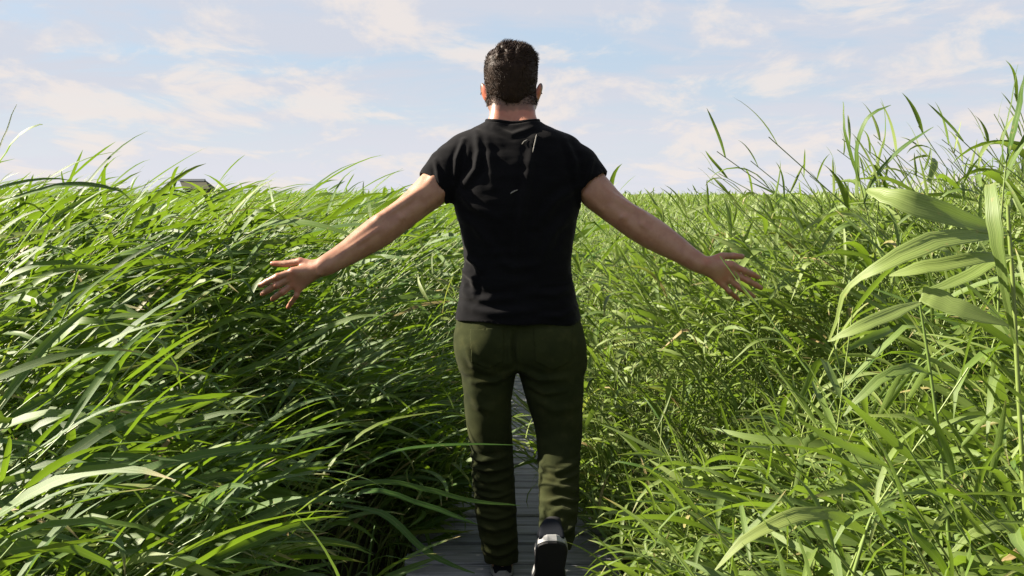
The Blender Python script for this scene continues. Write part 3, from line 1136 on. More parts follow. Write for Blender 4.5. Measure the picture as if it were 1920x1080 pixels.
def leaf_template(kind, nseg, across, r):
    """Unit-length leaf, base at the origin, heading +X; elevation falls along the blade."""
    s = np.linspace(0, 1, nseg + 1)
    if kind == 'stream':            # streaming in the wind
        e0, dr, pw = r.uniform(15, 40), r.uniform(15, 55), r.uniform(.8, 1.6)
    elif kind == 'arch':            # arching over and hanging
        e0, dr, pw = r.uniform(35, 65), r.uniform(85, 135), r.uniform(1.0, 1.7)
    elif kind == 'spear':           # topmost upright blade
        e0, dr, pw = r.uniform(58, 78), r.uniform(5, 50), r.uniform(1.4, 2.4)
    else:                           # kinked
        e0, dr, pw = r.uniform(25, 55), r.uniform(90, 130), 9
    if kind == 'kink':
        el = np.where(s < r.uniform(.35, .6), e0 - 12 * s, e0 - dr)
    else:
        el = e0 - dr * s ** pw
    el = np.radians(el)
    yaw = np.radians(r.uniform(-25, 25)) * s + np.radians(r.normal(0, 5)) * np.sin(5 * s)
    d = np.stack([np.cos(el) * np.cos(yaw), np.cos(el) * np.sin(yaw), np.sin(el)], 1)
    P = np.vstack([[0, 0, 0], np.cumsum((d[:-1] + d[1:]) / 2 / nseg, axis=0)])
    ratio = r.uniform(.050, .078)
    tw = np.radians(r.uniform(-70, 70)) * s + np.radians(r.uniform(-35, 35))
    hint = np.stack([-np.sin(el) * np.cos(yaw), -np.sin(el) * np.sin(yaw), np.cos(el)], 1)
    return ribbon(P, blade_width(s, ratio), hint, across, r.uniform(.06, .24), tw)


KINDS_ = ['stream'] * 7 + ['arch'] * 7 + ['spear'] * 5 + ['kink'] * 3
KIDX = {k: [i for i, q in enumerate(KINDS_) if q == k] for k in set(KINDS_)}


def template_set(nseg, across, seed):
    r = np.random.default_rng(seed)
    return [leaf_template(k, nseg, across, r) for k in KINDS_]


T_NEAR, T_MID, T_FAR = template_set(7, 3, 5), template_set(5, 2, 5), template_set(3, 2, 5)


def path_limit(xs):
    """Lowest picture row (1080 scale) that reeds in front of the walker reach: they stay low along the boardwalk."""
    return np.interp(xs, [-400, 260, 400, 560, 690, 760, 810, 1090, 1130, 1190, 1330, 1480, 1560, 1660, 1900, 2300],
                     [300, 330, 610, 660, 740, 880, 1120, 1120, 960, 740, 630, 590, 430, 320, 200, 150])


def scatter(y0, y1, dens, margin_l, margin_r):
    """Random roots on both sides of the walk inside the view (plus margins, to left for the shade they cast)."""
    pts = []
    half = lambda y: .515 * y
    ys = np.linspace(y0, y1, 60)
    for a, b in zip(ys[:-1], ys[1:]):
        xl, xr = -half(b) - margin_l, half(b) + margin_r
        n = rng.poisson(dens * (b - a) * (xr - xl))
        x = rng.uniform(xl, xr, n)
        y = rng.uniform(a, b, n)
        pts.append(np.stack([x, y], 1))
    P = np.vstack(pts)
    return P[np.abs(P[:, 0] - PATH_X) > HALF + .03]


def height_at(x, y):
    """Height of the bed: level with the eye far off, higher close by on both outer sides."""
    h = np.full(len(x), 1.05)
    h += np.clip((-x - .6) / 2.0, 0, 1) * .16 * np.exp(-np.maximum(y - 5, 0) / 9)
    h += np.clip((x - .225 * y - .05) / (.27 * y), 0, 1.3) * .42 * np.exp(-np.maximum(y - 9, 0) / 14)
    h += .10 * np.clip((y - 9) / 20, 0, 1)
    h += .05 * vnoise(np.stack([x, y, 0 * x], 1), .55, 21)
    return h


def make_reeds(P, nl_lo, nl_hi, edge=False):
    """Root points -> dict of per-reed and per-leaf arrays."""
    n = len(P)
    x, y = P[:, 0], P[:, 1]
    bank = np.clip((x - .2 * y) / (.2 * y), 0, 1)
    H = height_at(x, y) * (1 + rng.normal(0, 1, n) * (.075 - .03 * bank))
    tall = rng.random(n) < np.where(x > 0, .012, .06)
    H = H + tall * rng.uniform(.04, .20, n)
    low = rng.random(n) < np.where((x < 0) & (y < 3), .12, .25)
    H = H * np.where(low, rng.uniform(.45, .85, n), 1)
    if edge:
        H = rng.uniform(.26, .62, n)
    left = x < 0
    near = np.exp(-np.maximum(y - 3.2, 0) / 3.0)
    # the wind lays the left bed over towards the walk; near the walk on the right stems lean in over it
    ang = np.where(left, rng.normal(2, 16, n), np.where(rng.random(n) < .92 * near * np.exp(-np.maximum(x - 1.9, 0)), rng.normal(190, 20, n), rng.normal(12, 44, n)))
    ang = np.radians(ang)
    if edge:
        ang = np.radians(np.where(left, rng.normal(-5, 30, n), rng.normal(185, 30, n)))
    lean = np.where(left, rng.normal(.60, .14, n), np.where((np.cos(ang) < 0) & (near > .6), rng.normal(.58, .13, n), rng.normal(.22 + .10 * bank, .12, n))).clip(.02, 1.0)
    # keep the line of sight to the walker open
    reach = lean * H + np.where(left, .28, .16)
    for _ in range(2):
        tx = x + np.cos(ang) * reach
        xs = 960 + FPX * np.maximum(np.abs(tx), 1e-3) * np.sign(tx) / np.maximum(y, .4)
        xs0 = 960 + FPX * x / np.maximum(y, .4)
        pm = np.maximum(path_limit(xs), path_limit(.5 * (xs + xs0)))
        cap = CAM[2] - (pm - 365) / FPX * y
        cap = np.where(y < 3.75, cap, 9)
        cap = np.where((y < 3.75), cap - .10, cap)
        # a sunlit opening beside the walker's left leg
        lit = (x < 0) & (y > 3.1) & (y < 5.2) & (x > -1.9)
        cap = np.where(lit, np.minimum(cap, .40 + np.maximum(-x - .45, 0) * .46), cap)
        H = np.minimum(H, cap * rng.uniform(.80, 1.0, n)) if not edge else np.minimum(H, np.where(y < 3.8, np.maximum(cap, .27), np.maximum(cap, .30)))
        reach = lean * H + np.where(left, .28, .16)
    ok = (H > .26) & (y > 1.25)
    ok &= ~((y < 1.7) & (np.abs(x) < .55))
    tipx, tipy = x + np.cos(ang) * lean * (H + .22), np.maximum(y + np.sin(ang) * lean * (H + .22), .3)
    sxt, syt = 960 + FPX * tipx / tipy, 365 - FPX * (H - CAM[2]) / tipy
    ok &= ~((tipy < 3.3) & (syt < path_limit(sxt) - 25) & (sxt > 400) & (sxt < 1470))
    x, y, H, ang, lean, P = x[ok], y[ok], H[ok], ang[ok], lean[ok], P[ok]
    bank0 = np.clip((x - .2 * y) / (.2 * y), 0, 1)
    n = len(x)
    base = np.stack([x, y, np.full(n, -.22)], 1)
    Ht = H + .22
    ts = np.array([0, .3, .55, .78, 1.0])
    dirh = np.stack([np.cos(ang), np.sin(ang), 0 * ang], 1)
    curve = base[:, None, :] + dirh[:, None, :] * (lean * Ht)[:, None, None] * (ts ** 1.7)[None, :, None] + UPV * (Ht[:, None] * (ts - .10 * lean[:, None] * ts ** 3))[:, :, None]
    wob = rng.normal(0, .012, (n, 5, 3))
    wob[:, 0] = 0
    curve = curve + wob
    nl = rng.integers(nl_lo, nl_hi + 1, n)
    ri = np.repeat(np.arange(n), nl)
    k = np.concatenate([np.arange(q) for q in nl])
    m = len(ri)
    tlo = np.where(y[ri] < 3.2, .34, .22)
    t = tlo + (.98 - tlo) * ((k + rng.uniform(.1, .9, m)) / nl[ri]) ** .72
    top = k == nl[ri] - 1
    t[top] = .985
    seg = np.clip(np.searchsorted(ts, t, side='right') - 1, 0, 3)
    f = (t - ts[seg]) / (ts[seg + 1] - ts[seg])
    org = curve[ri, seg] * (1 - f)[:, None] + curve[ri, seg + 1] * f[:, None]
    # leaves stream with the lean; the rest go all round
    side_ = np.where(k % 2 == 0, 1, -1)
    spread = np.where(x[ri] < 0, 17, np.where(y[ri] < 3.2, 26, np.where((t > .68) & (bank0[ri] > .25), 42, 112)))
    az = ang[ri] + np.radians(side_ * rng.uniform(5, 40, m) + rng.normal(0, 1, m) * spread)
    stray = rng.random(m) < np.where(x[ri] < 0, .05, .10)
    az = np.where(stray, rng.uniform(0, 2 * np.pi, m), az)
    toward = (x[ri] > 0) & (y[ri] > 3.2) & (t < .90) & (rng.random(m) < .62)
    az = np.where(toward, np.radians(rng.normal(195, 48, m)), az)
    pick = rng.random(m)
    leftl = x[ri] < 0
    kind = np.where(top, 2, np.where(leftl, np.where(pick < .62, 0, np.where(pick < .93, 1, 3)), np.where(pick < np.where(y[ri] < 3.2, .50, .34), 0, np.where(pick < .90, 1, 3))))
    names = ['stream', 'arch', 'spear', 'kink']
    tid = np.zeros(m, int)
    for ki, nm in enumerate(names):
        w = np.where(kind == ki)[0]
        tid[w] = rng.choice(KIDX[nm], len(w))
    L = rng.uniform(.24, .46, m) * np.where(leftl, 1.20, .98 - .28 * np.clip((y[ri] - 2.6) / 1.5, 0, 1)) * np.where(top, np.where(leftl, .8, .62), 1) * np.where(t < .4, .75, 1) * (.55 + .45 * (H[ri] / 1.25)).clip(.5, 1.15) * np.where(y[ri] < 2, .82, 1)
    wide = rng.uniform(.7, 1.25, m) * np.where(leftl, .96, np.where(y[ri] < 3.2, 1.0, 1.32))
    pitch = rng.normal(0, 9, m) - np.where(leftl & (kind == 0), 10 * lean[ri], 0) - np.where(top & leftl, 26, 0)
    # blades that would hang in front of the walker are left out
    el = np.where(kind == 2, .8, np.where(kind == 0, .3, .1))
    hz = np.stack([np.cos(az), np.sin(az), np.tan(el)], 1)
    keep = np.ones(m, bool)
    for fr_ in (0.0, .4, .75):
        q = org + hz * (L * fr_ * np.cos(el))[:, None]
        yy = np.maximum(q[:, 1], .3)
        sx, sy = 960 + FPX * q[:, 0] / yy, 365 - FPX * (q[:, 2] - CAM[2]) / yy
        keep &= ~((yy < 3.30) & (sy < path_limit(sx) - 45) & (sx > 400) & (sx < 1470))
        keep &= ~((np.abs(q[:, 0] - PATH_X) < .17) & (yy > 3.9) & (yy < 10) & (q[:, 2] < 1.1))
    frac = np.bincount(ri, keep, n) / np.maximum(np.bincount(ri, minlength=n), 1)
    bad = (frac < .7) & (y < 3.3)
    keep &= ~bad[ri]
    ri, org, az, pitch, L, wide, tid, kind, leftl, t = ri[keep], org[keep], az[keep], pitch[keep], L[keep], wide[keep], tid[keep], kind[keep], leftl[keep], t[keep]
    m = len(ri)
    return dict(n=n, bad=bad, curve=curve, H=H, ang=ang, left=x < 0, ri=ri, org=org, az=az, pitch=np.radians(pitch), roll=np.radians(rng.normal(0, 22, m)), L=L, wide=wide, tid=tid, x=x, y=y,
                tone=rng.random(m), pale=np.where(leftl, .12, 1.0) * rng.random(m) ** .6, dry=(rng.random(m) < .018 + .05 * (t < .38)) * rng.uniform(.5, 1, m), m=m)  # right bed paler: its front-lit look is put into the leaf colour


def leaf_matrices(D, idx):
    a, p, r = D['az'][idx], -D['pitch'][idx], D['roll'][idx]
    ca, sa, cp, sp, cr, sr = np.cos(a), np.sin(a), np.cos(p), np.sin(p), np.cos(r), np.sin(r)
    z = np.zeros_like(a)
    o = np.ones_like(a)
    Rz = np.stack([ca, -sa, z, sa, ca, z, z, z, o], 1).reshape(-1, 3, 3)
    Ry = np.stack([cp, z, sp, z, o, z, -sp, z, cp], 1).reshape(-1, 3, 3)
    Rx = np.stack([o, z, z, z, cr, -sr, z, sr, cr], 1).reshape(-1, 3, 3)
    S = np.stack([D['L'][idx], D['L'][idx] * D['wide'][idx], D['L'][idx]], 1)
    return (Rz @ Ry @ Rx) * S[:, None, :]


def leaf_mass(D, T, keep):
    Vs, Fs, AT = [], [], {'tone': [], 'pale': [], 'dry': [], 'across': [], 'along': []}
    off = 0
    for ti, (tv, tf, ac, al) in enumerate(T):
        idx = np.where((D['tid'] == ti) & keep[D['ri']])[0]
        if not len(idx):
            continue
        M_ = leaf_matrices(D, idx)
        v = np.einsum('mij,vj->mvi', M_, tv) + D['org'][idx][:, None, :]
        nv = len(tv)
        Vs.append(v.reshape(-1, 3))
        Fs.append((tf[None] + off + (np.arange(len(idx)) * nv)[:, None, None]).reshape(-1, 4))
        off += len(idx) * nv
        for q in ('tone', 'pale', 'dry'):
            AT[q].append(np.repeat(D[q][idx], nv))
        AT['across'].append(np.tile(ac, len(idx)))
        AT['along'].append(np.tile(al, len(idx)))
    return np.vstack(Vs), np.vstack(Fs), {q: np.concatenate(a) for q, a in AT.items()}


def stem_tubes(curve, r0, r1, sides=3):
    n, k, _ = curve.shape
    rad = np.linspace(r0, r1, k)
    T = np.gradient(curve, axis=1)
    T /= np.linalg.norm(T, axis=2, keepdims=True) + 1e-9
    A = np.cross(T, np.array([0.3, 1.0, 0.1]))
    A /= np.linalg.norm(A, axis=2, keepdims=True) + 1e-9
    B_ = np.cross(T, A)
    rings = [curve + (A * math.cos(2 * math.pi * j / sides) + B_ * math.sin(2 * math.pi * j / sides)) * rad[None, :, None] for j in range(sides)]
    V = np.stack(rings, 2).reshape(n, -1, 3)
    f = []
    for i in range(k - 1):
        for j in range(sides):
            f.append((i * sides + j, i * sides + (j + 1) % sides, (i + 1) * sides + (j + 1) % sides, (i + 1) * sides + j))
    f = np.array(f)
    F = (f[None] + (np.arange(n) * k * sides)[:, None, None]).reshape(-1, 4)
    return V.reshape(-1, 3), F


def mass_object(name, parts, mat_pairs, label):
    """One object with leaf and stem materials."""
    Vs, Fs, mi, at_ = [], [], [], {}
    off = 0
    for (v, f, a), slot in parts:
        Vs.append(v)
        Fs.append(f + off)
        off += len(v)
        mi.append(np.full(len(f), slot, np.int32))
        for q in ('tone', 'pale', 'dry', 'across', 'along'):
            at_.setdefault(q, []).append(a.get(q, np.zeros(len(v))))
    me = np_mesh(name, np.vstack(Vs), np.vstack(Fs), None, True, {q: np.concatenate(a) for q, a in at_.items()})
    for m in mat_pairs:
        me.materials.append(m)
    me.polygons.foreach_set('material_index', np.concatenate(mi))
    o = link(name, me)
    tag(o, label, 'reeds', None, 'stuff')
    return o


def stems_part(D, keep, r0, r1, sides=3):
    v, f = stem_tubes(D['curve'][keep], r0, r1, sides)
    k = D['curve'].shape[1] * sides
    return v, f, {'tone': np.repeat(rng.random(int(keep.sum())), k)}


# near bed: the plants that show largest stand as things of their own, stem and leaves
near_P = scatter(.95, 5.2, 150, .9, .8)
extra = np.stack([rng.uniform(.8, 4.6, 1500), rng.uniform(2.6, 9, 1500)], 1)
extra = extra[(extra[:, 0] > .29 * extra[:, 1]) & (extra[:, 0] < .55 * extra[:, 1] + .3)]
near_P = np.vstack([near_P, extra])
ND = make_reeds(near_P, 7, 11)
xs_ = 960 + FPX * (ND['x'] + .3 * np.cos(ND['ang'])) / ND['y']
in_view = (xs_ > -60) & (xs_ < 1980)
order = np.argsort(np.where(in_view & ~ND['bad'], ND['y'] - .9 * ND['H'], 99))
single = np.zeros(ND['n'], bool)
single[order[:270]] = True
leaf_meshes = []
for tv, tf, ac, al in T_NEAR:
    for pv in (0.08, .45):  # deeper copy for the left, paler one with painted sun for the right
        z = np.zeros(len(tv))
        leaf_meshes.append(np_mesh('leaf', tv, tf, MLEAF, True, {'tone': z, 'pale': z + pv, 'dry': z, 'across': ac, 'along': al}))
leaves_of = {}
for li, r_ in enumerate(ND['ri']):
    leaves_of.setdefault(int(r_), []).append(li)
all_m = leaf_matrices(ND, np.arange(ND['m']))
stem_v, stem_f = stem_tubes(ND['curve'][:1], .0032, .0015, 5)
for i in np.where(single)[0]:
    b = ND['curve'][i, 0]
    root_o = empty('reed', b)
    sxp = 960 + FPX * ND['x'][i] / ND['y'][i]
    if ND['left'][i]:
        zone = ('hugging the left edge of the planks' if ND['x'][i] > -.62 else 'in the front row at lower left' if ND['y'][i] < 1.9 else
                'cut by the left edge of the picture' if sxp < 120 else 'in the bed below the left hand')
        tag(root_o, 'one of the wind-bent green reeds ' + zone, 'reed', 'near reeds ' + zone)
    else:
        zone = ('hugging the right edge of the planks' if ND['x'][i] < .62 else 'in the front row at lower right' if ND['y'][i] < 1.9 else
                'cut by the right edge of the picture' if sxp > 1800 else 'in the bed below the right hand')
        tag(root_o, 'one of the sunlit pale green reeds ' + zone, 'reed', 'near reeds ' + zone)
    sv, sf = stem_tubes(ND['curve'][i:i + 1] - b, .0032, .0015, 5)
    link('stem', np_mesh('stem', sv, sf, MSTEM), root_o)
    for li in leaves_of.get(int(i), []):
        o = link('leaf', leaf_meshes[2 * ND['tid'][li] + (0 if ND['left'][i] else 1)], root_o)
        m4 = Matrix(all_m[li].tolist()).to_4x4()
        m4.translation = Vector(ND['org'][li] - b)
        o.matrix_local = m4
rest = ~single & ~ND['bad']
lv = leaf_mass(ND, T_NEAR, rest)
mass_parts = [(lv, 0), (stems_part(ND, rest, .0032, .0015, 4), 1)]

# low plants that hang over both edges of the planks
ne = 620
ep = np.stack([rng.choice([-1, 1, 1], ne) * (HALF + .02 + rng.exponential(.07, ne)) + PATH_X, 3.85 + 5 * rng.random(ne) ** 1.3], 1)
nq = 110
ep = np.vstack([ep, np.stack([rng.uniform(.50, .95, nq), rng.uniform(2.2, 3.8, nq)], 1)])
ED = make_reeds(ep, 6, 9, True)
alle = ~ED['bad']
mass_parts += [(leaf_mass(ED, T_NEAR, alle), 0), (stems_part(ED, alle, .0036, .0018, 4), 1)]

mid_P = scatter(5.2, 13, 62, 1.5, 1.5)
MD = make_reeds(mid_P, 6, 8)
allm = np.ones(MD['n'], bool)
mass_parts += [(leaf_mass(MD, T_MID, allm), 0), (stems_part(MD, allm, .0030, .0016, 3), 1)]
far_P = scatter(13, 48, 15, 3, 3)
FD = make_reeds(far_P, 4, 5)
FD['wide'] = FD['wide'] * 1.7
FD['L'] = FD['L'] * 1.15
allf = np.ones(FD['n'], bool)
mass_parts += [(leaf_mass(FD, T_FAR, allf), 0)]
vf_P = scatter(48, 190, .38, 6, 6)
XD = make_reeds(vf_P, 4, 4)
XD['wide'] = XD['wide'] * 6.5
XD['L'] = XD['L'] * 2.2
allx = np.ones(XD['n'], bool)
mass_parts += [(leaf_mass(XD, T_FAR, allx), 0)]
mass_object('reed_bed', mass_parts, (MLEAF, MSTEM), 'dense green reed bed stretching to the horizon on both sides')

# the closed canopy of the bed beyond a few steps, too far off to tell plants apart
cxs = np.linspace(-1, 1, 181)
cys = np.concatenate([np.linspace(9, 40, 90), np.geomspace(41, 900, 60)])
G = np.array([(u * (y * .62 + 6), y) for y in cys for u in cxs])
hz_ = height_at(G[:, 0], G[:, 1]) - .30 - .32 * np.exp(-(G[:, 1] - 9) / 9) + .10 * vnoise(np.column_stack([G, 0 * G[:, 0]]), 1.7, 31) + .10 * vnoise(np.column_stack([G, 0 * G[:, 0]]), 4.1, 32)
hz_ = np.where(np.abs(G[:, 0]) < .6, -.2, hz_)
CV = np.column_stack([G, hz_])
nc_ = len(cxs)
CF = np.array([(j * nc_ + i, j * nc_ + i + 1, (j + 1) * nc_ + i + 1, (j + 1) * nc_ + i) for j in range(len(cys) - 1) for i in range(nc_ - 1)])
MC = Mat('reed_canopy', .8)
pc = MC.coord()
c_ = MC.mix(MC.ramp(MC.noise(MC.mapping(pc, (9, 3, 9)), 1.0, 8, .7), .35, .65), (.040, .075, .014), (.150, .190, .045))
MC.set(Base_Color=c_, Normal=MC.bump(MC.noise(MC.mapping(pc, (14, 5, 14)), 1.0, 6, .7), 1.0, .12))
far_o = link('reed_canopy', np_mesh('reed_canopy', CV, CF, MC.m))
tag(far_o, 'far reed bed merging into one green mass under the sky', 'reeds', None, 'stuff')


# ------------------------------------------------------------------ reeds that stand out one by one
def smooth_px(pts, n):
    P = np.array(pts, float)
    out = []
    k = len(P)
    for t in np.linspace(0, k - 1, n):
        i = min(int(t), k - 2)
        f = t - i
        p0, p1, p2, p3 = P[max(i - 1, 0)], P[i], P[i + 1], P[min(i + 2, k - 1)]
        out.append(.5 * ((2 * p1) + (p2 - p0) * f + (2 * p0 - 5 * p1 + 4 * p2 - p3) * f * f + (3 * p1 - p0 - 3 * p2 + p3) * f ** 3))
    return np.array(out)


def own_reed(label, stem, leaves, r0=.0045, r1=.002):
    """stem: (px, py, depth) points from the foot up; leaves: (points, widths in mm, facing, pale, dry)."""
    c = smooth_px([at(*q) for q in stem], 12)
    foot = np.array([c[0][0], c[0][1], -.22])
    root_o = empty('reed', foot)
    tag(root_o, label, 'reed', 'reeds that stand out from the bed')
    v, f = stem_tubes((np.vstack([foot, c]) - foot)[None], r0, r1, 5)
    link('stem', np_mesh('stem', v, f, MSTEM), root_o)
    for pts, wid, hint, pale, dry in leaves:
        n = 14
        P = smooth_px([at(*q) for q in pts], n)
        W = np.interp(np.linspace(0, 1, n), np.linspace(0, 1, len(wid)), np.array(wid) * .001)
        W = W * (1 + .04 * np.sin(np.linspace(0, 17, n) + wid[1]) + rng.normal(0, .015, n))
        P = P + rng.normal(0, .0007, P.shape)
        v, f, ac, al = ribbon(P - foot, W * .86, np.array(hint, float), 7, .10, np.radians(6 * np.sin(np.linspace(0, 5, n))))
        v = v + np.outer(.0016 * np.cos(ac * 3 * np.pi) * np.repeat(W / .04, 7), hint)
        z = np.zeros(len(v))
        link('leaf', np_mesh('leaf', v, f, MLEAF, True, {'tone': z + .4, 'pale': z + pale, 'dry': z + dry, 'across': ac, 'along': al * .85}), root_o)
    return root_o


FACE = (-.55, -.65, .55)
d_ = 1.62
own_reed('reed with broad pale kinked leaves pointing left at the right edge',
         [(1945, 1250, d_), (1925, 1000, d_), (1908, 700, d_), (1900, 540, d_), (1892, 430, d_), (1890, 385, d_)],
         [([(1890, 436, d_), (1848, 425, d_ - .01), (1772, 402, d_ - .03), (1700, 378, d_ - .03), (1655, 364, d_), (1626, 356, d_ + .03)], [8, 30, 48, 44, 30, 8], FACE, .9, 0),
          ([(1892, 438, d_), (1840, 440, d_ - .03), (1762, 450, d_ - .06), (1700, 474, d_ - .08), (1650, 500, d_ - .08), (1606, 524, d_ - .06), (1580, 562, d_ - .04), (1556, 640, d_)], [8, 34, 44, 40, 26, 12, 13, 5], FACE, .85, .0),
          ([(1898, 480, d_), (1868, 482, d_ - .02), (1800, 490, d_ - .05), (1722, 504, d_ - .05), (1668, 517, d_ - .03)], [8, 26, 32, 28, 4], FACE, .95, 0),
          ([(1898, 484, d_), (1862, 492, d_ + .02), (1800, 526, d_), (1730, 553, d_ - .04)], [8, 28, 36, 30], (-.4, -.4, .8), .7, 0),
          ([(1728, 552, d_ - .045), (1760, 564, d_ - .06), (1820, 586, d_ - .08), (1892, 610, d_ - .09)], [30, 40, 30, 3], FACE, .9, 0),
          ([(1906, 650, d_), (1888, 560, d_ - .05), (1872, 470, d_ - .07), (1862, 400, d_ - .06), (1858, 344, d_ - .03)], [8, 16, 24, 28, 18], (-.8, -.6, .2), .6, 0)], .0045, .0028)
own_reed('low reed with one broad pale leaf below the kinked leaves at right',
         [(1790, 1150, 1.75), (1770, 900, 1.75), (1745, 700, 1.75), (1724, 566, 1.75)],
         [([(1724, 566, 1.75), (1672, 588, 1.72), (1612, 614, 1.70), (1552, 640, 1.72)], [10, 34, 28, 3], FACE, .9, 0),
          ([(1745, 700, 1.75), (1700, 690, 1.72), (1640, 720, 1.7), (1580, 780, 1.7)], [8, 26, 24, 3], FACE, .5, 0)])
own_reed('tall reed with a hooked blade rising above the bed at right',
         [(1690, 900, 3.4), (1660, 600, 3.4), (1632, 430, 3.4), (1612, 340, 3.4), (1606, 305, 3.4)],
         [([(1608, 330, 3.4), (1606, 285, 3.38), (1622, 230, 3.36), (1645, 208, 3.35), (1672, 197, 3.35)], [8, 26, 22, 14, 2], (-.9, -.4, .2), .2, 0),
          ([(1610, 340, 3.4), (1596, 290, 3.4), (1584, 245, 3.4), (1581, 190, 3.42)], [8, 18, 12, 2], (-.8, -.6, 0), .1, 0),
          ([(1620, 380, 3.4), (1650, 320, 3.38), (1695, 275, 3.36), (1750, 238, 3.34)], [8, 22, 20, 2], (-.6, -.5, .6), .1, 0),
          ([(1640, 450, 3.4), (1600, 420, 3.3), (1560, 440, 3.3), (1530, 490, 3.3)], [8, 22, 18, 2], FACE, .4, 0)])
own_reed('tallest reed against the sky, cut by the right edge of the picture',
         [(1880, 900, 2.9), (1872, 600, 2.9), (1876, 430, 2.9), (1885, 320, 2.9), (1890, 285, 2.9)],
         [([(1888, 300, 2.9), (1900, 250, 2.88), (1912, 195, 2.87), (1920, 140, 2.86)], [8, 26, 22, 3], (-.9, -.4, .1), .1, 0),
          ([(1882, 340, 2.9), (1906, 290, 2.88), (1935, 240, 2.86), (1975, 215, 2.85)], [8, 24, 20, 3], (-.6, -.5, .6), .1, 0),
          ([(1886, 310, 2.9), (1880, 270, 2.9), (1895, 200, 2.92), (1908, 120, 2.92)], [5, 7, 5, 1], (-.8, -.5, 0), .1, 0)])
own_reed('reed with a broad hooked blade against the sky at the left edge',
         [(-160, 1000, 2.0), (-110, 700, 2.0), (-70, 480, 2.0), (-46, 385, 2.0)],
         [([(-50, 400, 2.0), (-8, 318, 1.98), (26, 265, 1.97), (52, 243, 1.96), (80, 232, 1.96)], [8, 24, 20, 12, 2], (-.7, -.45, .55), 0, 0),
          ([(-60, 440, 2.0), (0, 384, 1.97), (90, 353, 1.95), (165, 345, 1.94), (230, 360, 1.93)], [10, 26, 26, 18, 2], (.1, -.5, .85), 0, 0),
          ([(-48, 390, 2.0), (-20, 320, 2.0), (10, 250, 2.02), (30, 195, 2.04)], [4, 5, 4, 1], (-.2, -.9, 0), .2, 0)])
own_reed('reed left of the boardwalk whose long blades cross in front of the trousers',
         [(470, 1250, 2.75), (540, 1080, 2.75), (610, 960, 2.76), (660, 895, 2.78)],
         [([(640, 920, 2.78), (690, 868, 2.80), (760, 842, 2.83), (850, 834, 2.85), (965, 834, 2.88)], [8, 15, 16, 13, 2], (-.1, -.4, .9), 0, 0),
          ([(650, 905, 2.78), (730, 904, 2.80), (800, 918, 2.82), (880, 938, 2.84), (975, 948, 2.88)], [8, 24, 24, 18, 2], (-.1, -.5, .85), 0, 0),
          ([(600, 975, 2.76), (690, 920, 2.7), (790, 945, 2.7), (850, 966, 2.7), (896, 984, 2.7)], [8, 22, 22, 16, 2], (-.1, -.5, .85), 0, 0),
          ([(620, 945, 2.76), (720, 965, 2.66), (800, 1035, 2.64), (890, 1076, 2.62)], [8, 26, 24, 3], (.3, -.6, .7), 0, 0),
          ([(560, 1040, 2.75), (600, 900, 2.75), (700, 800, 2.8), (830, 770, 2.85)], [8, 16, 14, 2], (-.3, -.5, .8), 0, 0)])
own_reed('thin bare reed stalk slanting across the right hand',
         [(1660, 1020, 3.0), (1585, 800, 3.05), (1490, 662, 3.14), (1430, 582, 3.20), (1384, 527, 3.24), (1350, 480, 3.26)],
         [([(1430, 582, 3.14), (1395, 545, 3.12), (1384, 520, 3.12), (1378, 508, 3.12)], [3, 6, 6, 1], FACE, .8, 0),
          ([(1500, 675, 3.1), (1470, 640, 3.05), (1420, 640, 3.0), (1370, 680, 3.0)], [5, 14, 12, 2], FACE, .6, 0)], .0042, .0018)
own_reed('reed with a long dark blade hanging into the lower right corner',
         [(1560, 1300, 1.5), (1590, 1120, 1.5), (1620, 1010, 1.5), (1634, 968, 1.5)],
         [([(1634, 968, 1.5), (1672, 970, 1.48), (1722, 1010, 1.46), (1765, 1062, 1.45), (1800, 1120, 1.45)], [8, 30, 40, 34, 12], (.4, -.4, .8), .1, 0),
          ([(1625, 1000, 1.5), (1560, 965, 1.48), (1480, 970, 1.46), (1400, 1010, 1.45), (1340, 1070, 1.45)], [8, 24, 28, 20, 3], FACE, .7, 0)])
own_reed('reed with a withered brown leaf in the lower right corner',
         [(1990, 1300, 1.6), (1970, 1130, 1.6), (1945, 1010, 1.6)],
         [([(1950, 1030, 1.6), (1925, 1030, 1.58), (1900, 1042, 1.57), (1880, 1052, 1.57)], [8, 20, 14, 3], FACE, .2, 1.0),
          ([(1945, 1010, 1.6), (1890, 985, 1.56), (1830, 1000, 1.55), (1780, 1040, 1.55)], [8, 22, 20, 3], FACE, .7, 0)])

# ------------------------------------------------------------------ small things
hut = empty('hut', at(368, 366, 150.0) * np.array([1, 1, 0]) + np.array([0, 0, -.2]))
HL = np.array(hut.location)


def solid(name, pts, faces, mat, parent):
    return link(name, poly_mesh(name, pts, faces, mat), parent)


def poly_mesh(name, pts, faces, mat):
    me = bpy.data.meshes.new(name)
    me.from_pydata([tuple(p) for p in pts], [], faces)
    me.materials.append(mat)
    me.update()
    return me


def w_(px, py, y):
    return at(px, py, y) - HL


def hexa(a, b, c, d, e, f, g, h):
    return [a, b, c, d, e, f, g, h], [(0, 1, 2, 3), (7, 6, 5, 4), (0, 4, 5, 1), (1, 5, 6, 2), (2, 6, 7, 3), (3, 7, 4, 0)]


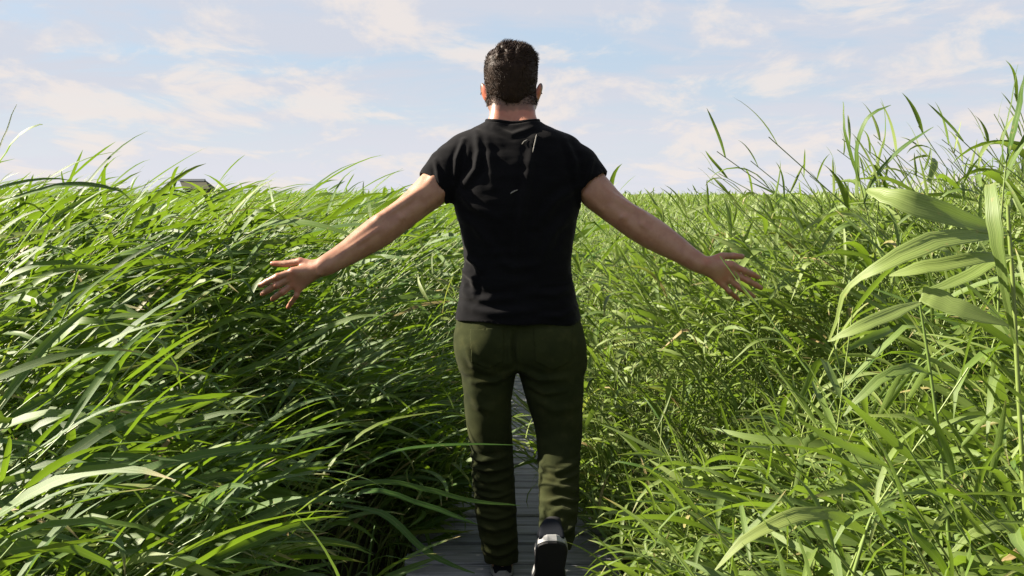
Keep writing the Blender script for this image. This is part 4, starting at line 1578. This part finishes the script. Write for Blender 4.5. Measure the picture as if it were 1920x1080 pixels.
wz0, wz1 = -.1, w_(0, 355, 150)[2]
x0, x1 = w_(352, 354, 150)[0], w_(396, 354, 150)[0]
p, f = hexa((x0, -1.4, wz0), (x1, -1.4, wz0), (x1, 1.4, wz0), (x0, 1.4, wz0), (x0, -1.4, wz1), (x1, -1.4, wz1), (x1, 1.4, wz1), (x0, 1.4, wz1))
solid('wall', p, f, MBOARD, hut)
rt, re = w_(0, 337, 150)[2], w_(0, 354, 150)[2]
ra, rb = w_(336, 337, 150)[0], w_(384, 337, 150)[0]
ea, eb = w_(350, 354, 150)[0], w_(400, 354, 150)[0]
pts = [(ea, -1.8, re), (eb, -1.8, re), (eb, 1.8, re), (ea, 1.8, re), (ra, 0, rt), (rb, 0, rt), (ea, -1.8, re - .12), (eb, -1.8, re - .12), (eb, 1.8, re - .12), (ea, 1.8, re - .12)]
fc = [(0, 1, 5, 4), (1, 2, 5), (2, 3, 4, 5), (3, 0, 4), (6, 7, 1, 0), (7, 8, 2, 1), (8, 9, 3, 2), (9, 6, 0, 3), (9, 8, 7, 6)]
roof = solid('roof', pts, fc, MTHATCH, hut)
p, f = hexa((ra - .1, -.45, rt - .22), (rb + .05, -.45, rt - .22), (rb + .05, .45, rt - .22), (ra - .1, .45, rt - .22), (ra - .1, -.08, rt + .12), (rb + .05, -.08, rt + .12), (rb + .05, .08, rt + .12), (ra - .1, .08, rt + .12))
solid('ridge_cap', p, f, MROOF, roof)
tag(hut, 'small distant hut with dark roof showing above the reeds at left', 'hut')

# wisps of reed fluff caught on the back of the shirt
sme = shirt.data
SBV = BVHTree.FromPolygons([v.co for v in sme.vertices], [tuple(p.vertices) for p in sme.polygons])


def on_shirt(px, py):
    o = Vector(CAM) - Vector(PO)
    d = (Vector(at(px, py, 3.0)) - Vector(CAM)).normalized()
    hit = SBV.ray_cast(o, d)
    return np.array(hit[0]) + PO - np.array(d) * .003


for label, pts, wd in (('long pale wisp of reed fluff on the upper back of the shirt', [(1006, 252), (1004, 262), (1001, 276), (999, 285)], 3.2),
                       ('short curved wisp of reed fluff near the collar of the shirt', [(979, 270), (983, 265), (989, 262)], 2.6),
                       ('short wisp of reed fluff in the middle of the shirt back', [(957, 363), (963, 359), (971, 356)], 4.0)):
    P = smooth_px([on_shirt(*q) for q in pts], 7)
    W = wd * .0007 * np.array([.3, .8, 1, 1, .9, .7, .2])
    v1, f1, _, _ = ribbon(P, W, np.array([0, -1.0, .1]), 3, .25)
    fo = link('reed_fluff', np_mesh('reed_fluff', v1 - P[3], f1, MFLUFF))
    fo.location = P[3]
    md = fo.modifiers.new('thickness', 'SOLIDIFY')
    md.thickness = .0015
    tag(fo, label, 'fluff', 'reed fluff caught on the shirt')
